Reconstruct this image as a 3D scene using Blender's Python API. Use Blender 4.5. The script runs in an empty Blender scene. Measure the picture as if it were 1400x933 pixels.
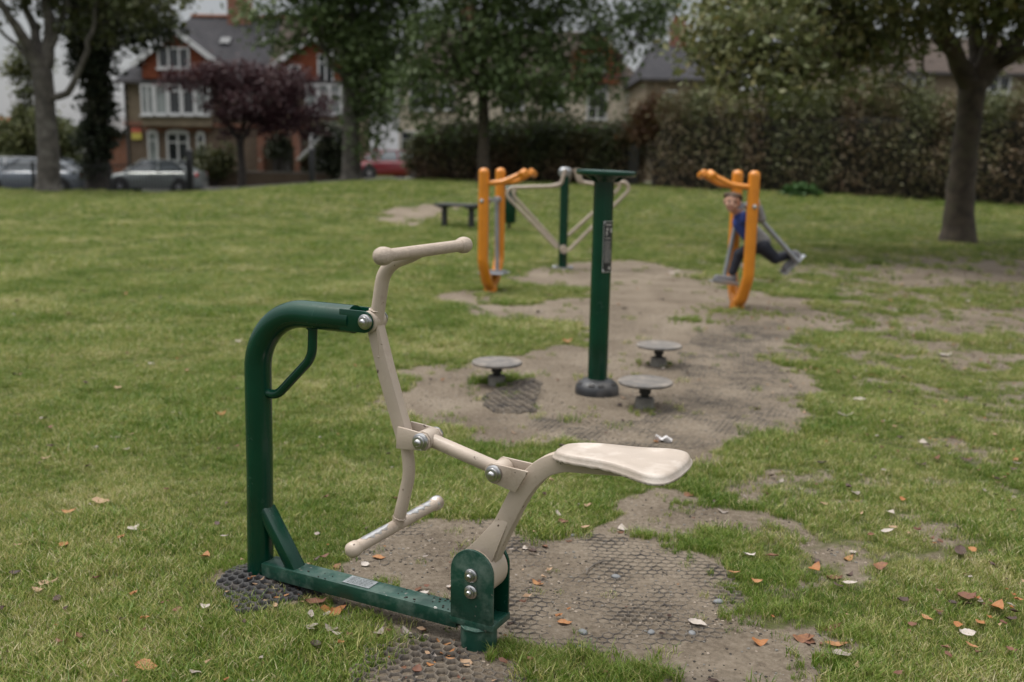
import bpy, bmesh, math, random
import numpy as np
from mathutils import Vector, Matrix
random.seed(7); RNG = np.random.default_rng(7)
PI = math.pi
SC = bpy.context.scene
COL = SC.collection

# ------------------------------------------------------------------ camera model (35 mm lens, eye height 1.47 m)
F = 1361.0; EYE = 1.47
PITCH = math.atan(251.5 / F); ROLL = 0.018
def _rx(a):
    c, s = math.cos(a), math.sin(a); return np.array([[1, 0, 0], [0, c, -s], [0, s, c]])
def _rz(a):
    c, s = math.cos(a), math.sin(a); return np.array([[c, -s, 0], [s, c, 0], [0, 0, 1]])
CAMR = _rx(PI / 2 - PITCH) @ _rz(ROLL)
CAMP = np.array([0, 0, EYE])
def at(u, v, Y):
    d = CAMR @ np.array([(u - 700) / F, -(v - 466.5) / F, -1.0])
    return CAMP + d * (Y / d[1])
def onz(u, v, z=0.0):
    d = CAMR @ np.array([(u - 700) / F, -(v - 466.5) / F, -1.0])
    return CAMP + d * ((z - EYE) / d[2])

# ------------------------------------------------------------------ noise and terrain
_T = RNG.random((256, 256))
def vnoise(x, y):
    x = np.asarray(x, float); y = np.asarray(y, float)
    xi = np.floor(x).astype(int); yi = np.floor(y).astype(int)
    fx = x - xi; fy = y - yi
    fx = fx * fx * (3 - 2 * fx); fy = fy * fy * (3 - 2 * fy)
    a = _T[xi % 256, yi % 256]; b = _T[(xi + 1) % 256, yi % 256]
    c = _T[xi % 256, (yi + 1) % 256]; d = _T[(xi + 1) % 256, (yi + 1) % 256]
    return (a * (1 - fx) + b * fx) * (1 - fy) + (c * (1 - fx) + d * fx) * fy
def fbm(x, y, o=4):
    r = 0; a = .5; t = 0
    for i in range(o):
        r = r + a * vnoise(x + 17.3 * i, y + 9.1 * i); t += a
        a *= .5; x = x * 2.03; y = y * 2.03
    return r / t
def ss(a, b, x):
    t = np.clip((np.asarray(x, float) - a) / (b - a), 0, 1); return t * t * (3 - 2 * t)

def poly_px(pts):
    return np.array([onz(u, v)[:2] for u, v in pts])
def poly_sd(P, X, Y):
    """signed distance to a polygon, positive inside"""
    X = np.asarray(X, float); Y = np.asarray(Y, float)
    d = np.full(X.shape, 1e9); ins = np.zeros(X.shape, bool)
    n = len(P)
    for i in range(n):
        x0, y0 = P[i]; x1, y1 = P[(i + 1) % n]
        ex, ey = x1 - x0, y1 - y0
        L = ex * ex + ey * ey + 1e-12
        t = np.clip(((X - x0) * ex + (Y - y0) * ey) / L, 0, 1)
        d = np.minimum(d, np.hypot(X - x0 - t * ex, Y - y0 - t * ey))
        c = ((y0 > Y) != (y1 > Y)) & (X < (x1 - x0) * (Y - y0) / (y1 - y0 + 1e-12) + x0)
        ins ^= c
    return np.where(ins, d, -d)
DIRT = [
    # (polygon on the ground, edge softness in metres)
    (poly_px([(518, 556), (550, 512), (610, 496), (730, 480), (800, 470), (790, 440), (735, 436), (640, 435), (650, 420), (780, 412), (800, 395), (690, 388), (760, 362), (880, 358), (930, 372), (1000, 395), (1100, 408), (1160, 440), (1090, 462), (1080, 500), (1120, 545), (1060, 590), (960, 616), (850, 616), (740, 608), (640, 594), (570, 577)]), .22),
    (poly_px([(430, 790), (520, 735), (600, 712), (690, 708), (760, 735), (850, 702), (890, 668), (950, 668), (985, 705), (925, 745), (985, 765), (1010, 790), (1015, 830), (1060, 862), (1130, 850), (1165, 880), (1140, 933), (1090, 1000), (900, 1000), (830, 940), (740, 890), (690, 885), (690, 915), (740, 1000), (430, 1010), (520, 925), (540, 880), (470, 860), (420, 825)]), .10),
    (poly_px([(512, 312), (540, 304), (590, 301), (622, 304), (600, 313), (550, 317)]), .35),
    (poly_px([(592, 406), (640, 398), (690, 398), (670, 411), (610, 413)]), .2),
    (poly_px([(300, 800), (340, 780), (430, 800), (420, 835), (340, 842)]), .06),
]
BARE = [(poly_px([(1130, 366), (1260, 355), (1420, 350), (1500, 372), (1420, 402), (1240, 398)]), .8),
        (poly_px([(1150, 432), (1300, 418), (1450, 425), (1450, 468), (1330, 470), (1190, 452)]), .6),
        (poly_px([(1080, 268), (1400, 272), (1500, 285), (1450, 300), (1250, 300)]), 1.2),
        (poly_px([(960, 640), (1060, 640), (1150, 720), (1110, 800), (1030, 770), (960, 730)]), .3)]
def dirt(X, Y):
    X = np.asarray(X, float); Y = np.asarray(Y, float)
    n = fbm(X * 3.1, Y * 3.1, 4) - .5
    n2 = fbm(X * 11 + 40, Y * 11, 3) - .5
    m = np.zeros(X.shape)
    for P, s in DIRT:
        m = np.maximum(m, ss(-.5, .5, (poly_sd(P, X, Y) + n * s * 3.2 + n2 * s * 1.6) / s))
    for P, s in BARE:
        m = np.maximum(m, .76 * ss(-.6, .9, (poly_sd(P, X, Y) + n * s * 3.0 + n2 * s * 2) / s))
    # thin turf on the right-hand side, under the tree
    m = np.maximum(m, .60 * ss(-.08, .18, fbm(X * 3.3 + 9, Y * 3.3, 5) - .55 + .13 * ss(1.0, 4, X)) * ss(-.2, 1.5, X) * (1 - .5 * ss(14, 20, Y)))
    return np.clip(m, 0, 1)
def terrain(X, Y):
    X = np.asarray(X, float); Y = np.asarray(Y, float)
    rise = .62 * ss(15, 30, Y) * ss(-13, -3, X)
    road = -.38 + .66 * ss(-16, -5, X)
    b = ss(36.0, 36.9, Y)
    z = rise * (1 - b) + road * b
    near = 1 - ss(12, 20, Y)
    z = z + near * (.016 * (fbm(X * 1.3, Y * 1.3, 3) - .5) + .010 * (fbm(X * 6, Y * 6, 3) - .5))
    # soil heaped up round the rider's rear post
    z = z + .035 * np.exp(-((X + .86) ** 2 + (Y - 3.2) ** 2) / .03)
    return z
def gz(x, y):
    return float(terrain(np.array([x]), np.array([y]))[0])
def gpx(u, v):
    """ground point seen at a pixel, on the uneven ground"""
    z = 0.0
    for _ in range(8):
        p = onz(u, v, z); z = gz(p[0], p[1])
    return Vector((p[0], p[1], z))

# ------------------------------------------------------------------ materials
def mat(name, color, rough=.6, metal=0, var=.12, vscale=8, bump=.0, bscale=40, coat=0, color2=None, spec=.5, c2at=(.45, .65), c2scale=6, detail=5, chips=None):
    m = bpy.data.materials.new(name); m.use_nodes = True
    nt = m.node_tree; nd = nt.nodes; lk = nt.links
    b = nd['Principled BSDF']
    b.inputs['Roughness'].default_value = rough; b.inputs['Metallic'].default_value = metal
    b.inputs['Specular IOR Level'].default_value = spec
    if coat: b.inputs['Coat Weight'].default_value = coat; b.inputs['Coat Roughness'].default_value = .12
    tc = nd.new('ShaderNodeTexCoord')
    n = nd.new('ShaderNodeTexNoise'); n.inputs['Scale'].default_value = vscale; n.inputs['Detail'].default_value = detail
    lk.new(tc.outputs['Object'], n.inputs['Vector'])
    r = nd.new('ShaderNodeValToRGB')
    lo = [max(0, c * (1 - var)) for c in color]; hi = [min(1, c * (1 + var)) for c in color]
    r.color_ramp.elements[0].position = .3; r.color_ramp.elements[1].position = .7
    r.color_ramp.elements[0].color = (*lo, 1); r.color_ramp.elements[1].color = (*hi, 1)
    lk.new(n.outputs['Fac'], r.inputs['Fac'])
    out = r.outputs['Color']
    if color2:
        n2 = nd.new('ShaderNodeTexNoise'); n2.inputs['Scale'].default_value = c2scale; n2.inputs['Detail'].default_value = 8; n2.inputs['Roughness'].default_value = .65
        lk.new(tc.outputs['Object'], n2.inputs['Vector'])
        mr = nd.new('ShaderNodeMapRange'); mr.inputs['From Min'].default_value = c2at[0]; mr.inputs['From Max'].default_value = c2at[1]
        lk.new(n2.outputs['Fac'], mr.inputs['Value'])
        mx = nd.new('ShaderNodeMixRGB'); lk.new(mr.outputs['Result'], mx.inputs['Fac'])
        lk.new(out, mx.inputs['Color1']); mx.inputs['Color2'].default_value = (*color2, 1)
        out = mx.outputs['Color']
        ra = nd.new('ShaderNodeMapRange'); ra.inputs['To Min'].default_value = rough; ra.inputs['To Max'].default_value = min(1, rough + .3)
        lk.new(mr.outputs['Result'], ra.inputs['Value']); lk.new(ra.outputs['Result'], b.inputs['Roughness'])
    if chips:                                   # paint knocked off in small spots
        n3 = nd.new('ShaderNodeTexNoise'); n3.inputs['Scale'].default_value = 46; n3.inputs['Detail'].default_value = 3
        lk.new(tc.outputs['Object'], n3.inputs['Vector'])
        m3 = nd.new('ShaderNodeMapRange'); m3.inputs['From Min'].default_value = .69; m3.inputs['From Max'].default_value = .71
        lk.new(n3.outputs['Fac'], m3.inputs['Value'])
        x3 = nd.new('ShaderNodeMixRGB'); lk.new(m3.outputs['Result'], x3.inputs['Fac']); lk.new(out, x3.inputs['Color1']); x3.inputs['Color2'].default_value = (*chips, 1)
        out = x3.outputs['Color']
    lk.new(out, b.inputs['Base Color'])
    if bump:
        nb = nd.new('ShaderNodeTexNoise'); nb.inputs['Scale'].default_value = bscale; nb.inputs['Detail'].default_value = 6
        lk.new(tc.outputs['Object'], nb.inputs['Vector'])
        bp = nd.new('ShaderNodeBump'); bp.inputs['Strength'].default_value = bump; bp.inputs['Distance'].default_value = .01
        lk.new(nb.outputs['Fac'], bp.inputs['Height']); lk.new(bp.outputs['Normal'], b.inputs['Normal'])
    return m
def leaf_mat(name, cols, rough=.55, trans=.25):
    """leaf: hue picked per leaf from a stored random number"""
    m = bpy.data.materials.new(name); m.use_nodes = True
    nt = m.node_tree; nd = nt.nodes; lk = nt.links
    b = nd['Principled BSDF']; b.inputs['Roughness'].default_value = rough; b.inputs['Specular IOR Level'].default_value = .35
    a = nd.new('ShaderNodeAttribute'); a.attribute_name = 'tone'
    r = nd.new('ShaderNodeValToRGB'); e = r.color_ramp.elements
    while len(e) < len(cols): e.new(.5)
    for i, c in enumerate(cols):
        e[i].position = i / max(1, len(cols) - 1); e[i].color = (*c, 1)
    lk.new(a.outputs['Fac'], r.inputs['Fac']); lk.new(r.outputs['Color'], b.inputs['Base Color'])
    if trans:
        t = nd.new('ShaderNodeBsdfTranslucent'); lk.new(r.outputs['Color'], t.inputs['Color'])
        mx = nd.new('ShaderNodeMixShader'); mx.inputs['Fac'].default_value = trans
        lk.new(b.outputs['BSDF'], mx.inputs[1]); lk.new(t.outputs['BSDF'], mx.inputs[2])
        lk.new(mx.outputs['Shader'], nd['Material Output'].inputs['Surface'])
    return m
def brick_mat(name, c1, c2, mortar, scale=1.0, bw=.225, bh=.075, rough=.85, slate=False):
    m = bpy.data.materials.new(name); m.use_nodes = True
    nt = m.node_tree; nd = nt.nodes; lk = nt.links
    b = nd['Principled BSDF']; b.inputs['Roughness'].default_value = rough; b.inputs['Specular IOR Level'].default_value = .2
    tc = nd.new('ShaderNodeTexCoord'); mp = nd.new('ShaderNodeMapping')
    lk.new(tc.outputs['Object'], mp.inputs['Vector'])
    mp.inputs['Rotation'].default_value = (PI / 2, 0, 0) if not slate else (0, 0, 0)
    br = nd.new('ShaderNodeTexBrick'); br.inputs['Scale'].default_value = scale
    br.inputs['Brick Width'].default_value = bw; br.inputs['Row Height'].default_value = bh
    br.inputs['Mortar Size'].default_value = .008; br.inputs['Color1'].default_value = (*c1, 1); br.inputs['Color2'].default_value = (*c2, 1); br.inputs['Mortar'].default_value = (*mortar, 1)
    lk.new(mp.outputs['Vector'], br.inputs['Vector'])
    n = nd.new('ShaderNodeTexNoise'); n.inputs['Scale'].default_value = .7; n.inputs['Detail'].default_value = 6
    lk.new(tc.outputs['Object'], n.inputs['Vector'])
    mr = nd.new('ShaderNodeMapRange'); mr.inputs['To Min'].default_value = .65; mr.inputs['To Max'].default_value = 1.3
    lk.new(n.outputs['Fac'], mr.inputs['Value'])
    mx = nd.new('ShaderNodeMixRGB'); mx.blend_type = 'MULTIPLY'; mx.inputs['Fac'].default_value = 1
    lk.new(br.outputs['Color'], mx.inputs['Color1']); lk.new(mr.outputs['Result'], mx.inputs['Color2'])
    lk.new(mx.outputs['Color'], b.inputs['Base Color'])
    return m

M = {}
M['green'] = mat('green_paint', (.0012, .034, .0185), .20, var=.25, vscale=5, bump=.04, bscale=40, coat=.0, spec=.42, color2=(.008, .045, .030), c2at=(.56, .8), c2scale=9)
M['green_worn_sheen'] = mat('worn_green_paint_and_sheen', (.005, .046, .030), .40, var=.25, vscale=14, bump=.12, bscale=90, color2=(.10, .15, .12), c2at=(.47, .75), c2scale=13, chips=(.15, .15, .13))  # worn and chipped paint; the paler patches also paint in sky sheen
M['cream'] = mat('cream_paint', (.42, .345, .277), .45, var=.09, vscale=9, bump=.08, bscale=120, coat=.08, color2=(.25, .19, .14), c2at=(.57, .80), c2scale=10, chips=(.07, .045, .03))
M['cream_grip'] = mat('cream_knurled_grip', (.40, .325, .26), .5, var=.1, vscale=60, bump=.5, bscale=260)
M['cream_pad'] = mat('cream_moulded_seat', (.40, .338, .282), .38, var=.07, vscale=7, bump=.14, bscale=200, color2=(.52, .465, .41), c2at=(.5, .7), c2scale=11)
M['scuffed'] = mat('bare_scuffed_metal', (.58, .57, .56), .3, metal=.9, var=.2, vscale=30, color2=(.46, .38, .31), c2at=(.52, .6), c2scale=22)
M['steel'] = mat('stainless_steel', (.46, .455, .45), .30, metal=1, var=.15, vscale=30, bump=.05, bscale=150)
M['galv'] = mat('galvanised_grey', (.30, .31, .33), .45, metal=.5, var=.15, vscale=12)
M['black_iron'] = mat('black_metal', (.012, .012, .013), .5, var=.3, vscale=20)
M['hole'] = mat('rust_and_shadow_gap', (.03, .028, .026), .8)
M['rubber'] = mat('black_rubber', (.022, .021, .021), .62, var=.35, vscale=25, bump=.25, bscale=90, color2=(.085, .072, .06), c2at=(.5, .72), c2scale=14)
M['mat_rubber'] = mat('dusty_rubber_matting', (.040, .034, .030), .85, var=.35, vscale=25, bump=.25, bscale=120, color2=(.15, .124, .095), c2at=(.36, .60), c2scale=14)
M['collar'] = mat('black_rubber_collar', (.03, .031, .034), .45, var=.3, vscale=12, bump=.15, bscale=30, color2=(.09, .08, .072), c2at=(.5, .75))
M['disc'] = mat('dusty_rubber_disc', (.10, .094, .088), .75, var=.25, vscale=14, bump=.3, bscale=90, color2=(.24, .21, .18), c2at=(.38, .66), c2scale=10)
M['orange'] = mat('orange_paint', (.62, .215, .012), .38, var=.10, vscale=6, coat=.25, bump=.04, color2=(.42, .13, .01), c2at=(.58, .85))
M['concrete'] = mat('concrete', (.17, .16, .14), .9, var=.25, vscale=20, bump=.5, bscale=50)
M['plaque'] = mat('dark_sign_plate', (.02, .02, .022), .35, var=.2, vscale=20)
M['silver'] = mat('silver_edge', (.45, .45, .46), .35, metal=.7)
M['print'] = mat('pale_print', (.38, .36, .34), .6, var=.3, vscale=120)
M['plate'] = mat('etched_metal_plate', (.28, .30, .30), .38, metal=.6, var=.25, vscale=60)
M['engrave'] = mat('engraved_marks', (.09, .10, .10), .6)
M['speck'] = mat('dark_soil_crumb', (.03, .024, .018), .9)
M['dropping'] = mat('white_dropping', (.6, .6, .56), .8)
M['bark_pale'] = mat('pale_grey_bark', (.072, .063, .054), .9, var=.45, vscale=3.5, bump=.8, bscale=9, color2=(.125, .115, .10), c2at=(.5, .62), c2scale=2.5)
M['bark'] = mat('brown_bark', (.056, .043, .031), .92, var=.5, vscale=5, bump=1, bscale=14, color2=(.066, .060, .036), c2at=(.5, .7), c2scale=3)
M['bark_dark'] = mat('dark_bark', (.04, .033, .027), .92, var=.4, vscale=5, bump=.8, bscale=12)
M['slate'] = brick_mat('slate_roof', (.026, .026, .030), (.040, .038, .042), (.016, .016, .018), bw=.3, bh=.2, rough=.85, slate=True)
M['brown_tile'] = brick_mat('brown_tile_roof', (.05, .037, .03), (.07, .052, .042), (.03, .022, .018), bw=.27, bh=.17, slate=True)
M['brick_brown'] = brick_mat('brown_brick', (.12, .082, .054), (.15, .105, .07), (.15, .13, .11))
M['brick_red'] = brick_mat('red_brick', (.20, .075, .042), (.26, .10, .056), (.2, .17, .15))
M['tile_red'] = brick_mat('red_hung_tile', (.20, .058, .028), (.26, .08, .04), (.09, .03, .016), bw=.17, bh=.11)
M['render_tan'] = mat('tan_roughcast', (.19, .15, .10), .9, var=.15, vscale=1.5, bump=.3, bscale=30)
M['render_cream'] = mat('cream_render', (.52, .45, .36), .85, var=.1, vscale=1.2)
M['white_trim'] = mat('white_painted_wood', (.55, .55, .54), .5, var=.06, vscale=4)
M['dark_trim'] = mat('dark_painted_trim', (.05, .045, .042), .6)
M['pane'] = mat('window_glass', (.025, .028, .03), .06, var=.3, vscale=.9, spec=.8)
M['pane_net'] = mat('window_with_net_curtain', (.22, .24, .23), .25, var=.3, vscale=2.2, spec=.6)
M['asphalt'] = mat('asphalt', (.05, .05, .052), .85, var=.2, vscale=6, bump=.3, bscale=60)
M['paving'] = mat('paving_slabs', (.2, .19, .175), .85, var=.15, vscale=2)
M['kerbstone'] = mat('kerb_stone', (.24, .235, .22), .85, var=.15, vscale=4)
M['paint_line'] = mat('road_paint', (.5, .5, .48), .7, var=.2, vscale=5)
M['tyre'] = mat('tyre_rubber', (.02, .02, .02), .8)
M['rim'] = mat('alloy_rim', (.5, .5, .52), .35, metal=.8)
M['car_glass'] = mat('car_glass', (.10, .115, .125), .06, var=.1, spec=.9)
M['lamp_red'] = mat('rear_lamp_red', (.4, .02, .02), .3)
M['lamp_clear'] = mat('headlamp_clear', (.6, .62, .64), .15)
M['skin'] = mat('skin', (.47, .27, .19), .5, var=.08, vscale=20)
M['hair'] = mat('brown_hair', (.07, .04, .022), .7, var=.3, vscale=60, bump=.4, bscale=150)
M['blue_cloth'] = mat('blue_cotton', (.025, .05, .22), .8, var=.12, vscale=14, bump=.3, bscale=40)
M['grey_cloth'] = mat('grey_marl_cotton', (.21, .2, .195), .85, var=.15, vscale=30, bump=.3, bscale=40)
M['navy_cloth'] = mat('navy_trouser_cloth', (.012, .014, .024), .8, var=.25, vscale=14, bump=.3, bscale=40)
M['shoe'] = mat('grey_canvas', (.13, .128, .135), .7)
M['sole'] = mat('pale_shoe_sole', (.5, .48, .45), .6)
M['eye'] = mat('dark_eye', (.02, .014, .01), .2)
M['lip'] = mat('lip', (.40, .15, .12), .5)
M['wood_dark'] = mat('dark_recycled_plastic_board', (.04, .04, .042), .6, var=.2, vscale=8, bump=.2)
M['stone_grey'] = mat('grey_pebble', (.15, .155, .158), .6, var=.25, vscale=9)
M['stone_tan'] = mat('tan_pebble', (.27, .22, .17), .7, var=.25, vscale=9)
M['twig'] = mat('dry_twig', (.10, .085, .07), .9)
M['wrapper'] = mat('white_paper', (.68, .66, .66), .6, var=.1)
M['sign_yellow'] = mat('sign_board_yellow', (.5, .42, .08), .6)
M['sign_red'] = mat('sign_board_red', (.45, .1, .06), .6)
LF = {
    'orange': leaf_mat('orange_dead_leaf', [(.28, .11, .035), (.34, .17, .07), (.16, .07, .035)], .6, .1),
    'brown': leaf_mat('brown_dead_leaf', [(.10, .045, .022), (.17, .075, .04), (.13, .06, .04)], .65, .08),
    'tan': leaf_mat('tan_dead_leaf', [(.28, .18, .105), (.36, .24, .15), (.24, .15, .095)], .65, .1),
    'pale': leaf_mat('pale_dead_leaf', [(.36, .31, .265), (.46, .41, .37), (.30, .255, .22)], .7, .1),
    'dark': leaf_mat('dark_dead_leaf', [(.035, .022, .017), (.065, .038, .028)], .6, .05),
    'grey': leaf_mat('grey_dead_leaf', [(.21, .175, .15), (.28, .24, .21)], .7, .05),
}
M['leaf_plane'] = leaf_mat('dull_green_leaf', [(.036, .048, .016), (.066, .078, .026), (.10, .096, .034)])
M['leaf_lime'] = leaf_mat('mid_green_leaf', [(.058, .092, .030), (.092, .134, .046), (.13, .165, .064)])
M['leaf_maple'] = leaf_mat('olive_green_leaf', [(.076, .096, .034), (.12, .142, .05), (.18, .185, .085), (.21, .175, .055)])
M['leaf_plum'] = leaf_mat('purple_leaf', [(.030, .013, .016), (.050, .019, .023), (.065, .028, .026)])
M['leaf_ivy'] = leaf_mat('dark_ivy_leaf', [(.016, .024, .012), (.026, .036, .016), (.045, .040, .02)])
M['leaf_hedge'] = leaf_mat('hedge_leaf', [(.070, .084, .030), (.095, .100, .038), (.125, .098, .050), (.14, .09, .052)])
M['leaf_hedge_low'] = leaf_mat('low_hedge_leaf', [(.055, .068, .026), (.085, .092, .036), (.125, .085, .044), (.14, .08, .048)])  # leaf colours of the lower hedge, dark green to russet
M['leaf_bush'] = leaf_mat('bright_bush_leaf', [(.055, .072, .022), (.085, .098, .032), (.12, .12, .04)])
M['leaf_russet'] = leaf_mat('russet_leaf', [(.09, .045, .025), (.13, .07, .035), (.09, .075, .03)])
M['leaf_weed'] = leaf_mat('fresh_green_leaf', [(.05, .11, .03), (.075, .15, .045)])

def grass_mat(name, cols, dry):
    """blade colours picked per blade; whole tufts drift between lush and dry across the lawn"""
    m = leaf_mat(name, cols, .5, .35); nt = m.node_tree; nd = nt.nodes; lk = nt.links
    at_ = [n for n in nd if n.type == 'ATTRIBUTE'][0]; rp = [n for n in nd if n.type == 'VALTORGB'][0]
    oi = nd.new('ShaderNodeObjectInfo')
    n1 = nd.new('ShaderNodeTexNoise'); n1.inputs['Scale'].default_value = .9; n1.inputs['Detail'].default_value = 5; n1.inputs['Roughness'].default_value = .7
    lk.new(oi.outputs['Location'], n1.inputs['Vector'])
    mr = nd.new('ShaderNodeMapRange'); mr.inputs['From Min'].default_value = .3; mr.inputs['From Max'].default_value = .7; mr.inputs['To Min'].default_value = -.30 + dry; mr.inputs['To Max'].default_value = .34 + dry
    lk.new(n1.outputs['Fac'], mr.inputs['Value'])
    ad = nd.new('ShaderNodeMath'); ad.operation = 'ADD'; lk.new(at_.outputs['Fac'], ad.inputs[0]); lk.new(mr.outputs['Result'], ad.inputs[1])
    r2 = nd.new('ShaderNodeMapRange'); r2.inputs['To Min'].default_value = -.16; r2.inputs['To Max'].default_value = .16; lk.new(oi.outputs['Random'], r2.inputs['Value'])
    a2 = nd.new('ShaderNodeMath'); a2.operation = 'ADD'; a2.use_clamp = True; lk.new(ad.outputs[0], a2.inputs[0]); lk.new(r2.outputs['Result'], a2.inputs[1])
    lk.new(a2.outputs[0], rp.inputs['Fac']); return m
M['grass'] = grass_mat('grass_blade', [(.066, .134, .013), (.128, .208, .026), (.215, .275, .054), (.36, .345, .11), (.52, .455, .23), (.62, .55, .36)], -.01)
M['grass_tall'] = grass_mat('lush_grass_blade', [(.075, .142, .013), (.138, .225, .026), (.212, .276, .052), (.32, .32, .10), (.45, .39, .19)], .03)
# ------------------------------------------------------------------ object helpers
def tag(o, label=None, cat=None, group=None, kind=None):
    if label: o['label'] = label
    if cat: o['category'] = cat
    if group: o['group'] = group
    if kind: o['kind'] = kind
    return o
def empty(name, loc, rz=0.0):
    o = bpy.data.objects.new(name, None); COL.objects.link(o)
    o.location = loc; o.rotation_euler = (0, 0, rz); o.empty_display_size = .1
    return o
def thing(name, loc, rz, label, cat, group=None):
    return tag(empty(name, loc, rz), label, cat, group)
def fillet(pts, rad, n=8):
    pts = [Vector(p) for p in pts]; out = [pts[0]]
    for i in range(1, len(pts) - 1):
        r = rad[i] if isinstance(rad, (list, tuple)) else rad
        a, b, c = pts[i - 1], pts[i], pts[i + 1]
        u = (a - b); w = (c - b); lu, lw = u.length, w.length; u.normalize(); w.normalize()
        ang = u.angle(w)
        if r <= 0 or ang > 3.1: out.append(b); continue
        t = min(r / math.tan(ang / 2), lu * .49 if i > 1 else lu * .98, lw * .49 if i < len(pts) - 2 else lw * .98)
        r2 = t * math.tan(ang / 2)
        cen = b + (u + w).normalized() * (r2 / math.sin(ang / 2))
        p0 = b + u * t; p1 = b + w * t
        v0 = p0 - cen; v1 = p1 - cen; tot = v0.angle(v1)
        for k in range(n + 1):
            f = k / n
            out.append(cen + (v0 * math.sin((1 - f) * tot) + v1 * math.sin(f * tot)) / math.sin(tot))
    out.append(pts[-1]); return out
class MB:
    def __init__(s): s.v = []; s.f = []
    def add(s, vs, fs):
        o = len(s.v); s.v += [tuple(p) for p in vs]; s.f += [tuple(i + o for i in f) for f in fs]; return s
    def box(s, c, d, rot=None):
        x, y, z = d[0] / 2, d[1] / 2, d[2] / 2
        vs = [Vector(p) for p in [(-x, -y, -z), (x, -y, -z), (x, y, -z), (-x, y, -z), (-x, -y, z), (x, -y, z), (x, y, z), (-x, y, z)]]
        if rot is not None: vs = [rot @ p for p in vs]
        c = Vector(c)
        return s.add([p + c for p in vs], [(3, 2, 1, 0), (4, 5, 6, 7), (0, 1, 5, 4), (1, 2, 6, 5), (2, 3, 7, 6), (3, 0, 4, 7)])
    def tube(s, pts, r, seg=20, cap=True, sx=1.0, up=None):
        pts = [Vector(p) for p in pts]; n = len(pts)
        if not isinstance(r, (list, tuple)): r = [r] * n
        tan = []
        for i in range(n):
            a = pts[max(0, i - 1)]; b = pts[min(n - 1, i + 1)]; tan.append((b - a).normalized())
        u = Vector(up) if up is not None else (Vector((0, 0, 1)) if abs(tan[0].z) < .9 else Vector((0, 1, 0)))
        u = (u - tan[0] * u.dot(tan[0])).normalized()
        vs = []
        for i in range(n):
            if i: u = (u - tan[i] * u.dot(tan[i])).normalized()
            w = tan[i].cross(u)
            for k in range(seg):
                a = 2 * PI * k / seg
                vs.append(pts[i] + (u * math.cos(a) * sx + w * math.sin(a)) * r[i])
        fs = []
        for i in range(n - 1):
            for k in range(seg):
                k2 = (k + 1) % seg
                fs.append((i * seg + k, i * seg + k2, (i + 1) * seg + k2, (i + 1) * seg + k))
        if cap:
            fs.append(tuple(range(seg - 1, -1, -1))); fs.append(tuple((n - 1) * seg + k for k in range(seg)))
        return s.add(vs, fs)
    def rect(s, pts, w, h, side=(0, 1, 0)):
        """rectangular section swept along a path; w across (side), h the other way; w/h may be lists"""
        pts = [Vector(p) for p in pts]; n = len(pts); sd = Vector(side).normalized()
        W = w if isinstance(w, (list, tuple)) else [w] * n; Hh = h if isinstance(h, (list, tuple)) else [h] * n
        vs = []
        for i in range(n):
            t = (pts[min(n - 1, i + 1)] - pts[max(0, i - 1)]).normalized(); q = sd.cross(t).normalized()
            for a, b in ((-1, -1), (1, -1), (1, 1), (-1, 1)):
                vs.append(pts[i] + sd * a * W[i] / 2 + q * b * Hh[i] / 2)
        fs = []
        for i in range(n - 1):
            for k in range(4):
                k2 = (k + 1) % 4; fs.append((i * 4 + k, i * 4 + k2, (i + 1) * 4 + k2, (i + 1) * 4 + k))
        fs += [(3, 2, 1, 0), tuple((n - 1) * 4 + k for k in range(4))]
        return s.add(vs, fs)
    def lathe(s, prof, c=(0, 0, 0), axis=(0, 0, 1), seg=32):
        ax = Vector(axis).normalized(); q = ax.to_track_quat('Z', 'Y'); c = Vector(c)
        vs = []; fs = []
        for r, z in prof:
            for k in range(seg):
                a = 2 * PI * k / seg; vs.append(c + q @ Vector((r * math.cos(a), r * math.sin(a), z)))
        for i in range(len(prof) - 1):
            for k in range(seg):
                k2 = (k + 1) % seg; fs.append((i * seg + k, i * seg + k2, (i + 1) * seg + k2, (i + 1) * seg + k))
        if prof[0][0] > 1e-5: fs.append(tuple(range(seg - 1, -1, -1)))
        if prof[-1][0] > 1e-5: fs.append(tuple((len(prof) - 1) * seg + k for k in range(seg)))
        return s.add(vs, fs)
    def prism(s, poly, a, b, fn):
        """poly: 2-D points, extruded from a to b; fn(p0, p1, t) gives the 3-D point"""
        n = len(poly)
        vs = [fn(p[0], p[1], a) for p in poly] + [fn(p[0], p[1], b) for p in poly]
        fs = [tuple(range(n)), tuple(range(2 * n - 1, n - 1, -1))] + [(i, n + i, n + (i + 1) % n, (i + 1) % n) for i in range(n)]
        return s.add(vs, fs)
    def ball(s, c, r, seg=20, sc=(1, 1, 1)):
        n = seg // 2; vs = []; fs = []
        for i in range(n + 1):
            t = PI * i / n
            for k in range(seg):
                a = 2 * PI * k / seg
                vs.append((c[0] + r * sc[0] * math.sin(t) * math.cos(a), c[1] + r * sc[1] * math.sin(t) * math.sin(a), c[2] + r * sc[2] * math.cos(t)))
        for i in range(n):
            for k in range(seg):
                k2 = (k + 1) % seg; fs.append((i * seg + k, (i + 1) * seg + k, (i + 1) * seg + k2, i * seg + k2))
        return s.add(vs, fs)
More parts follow.
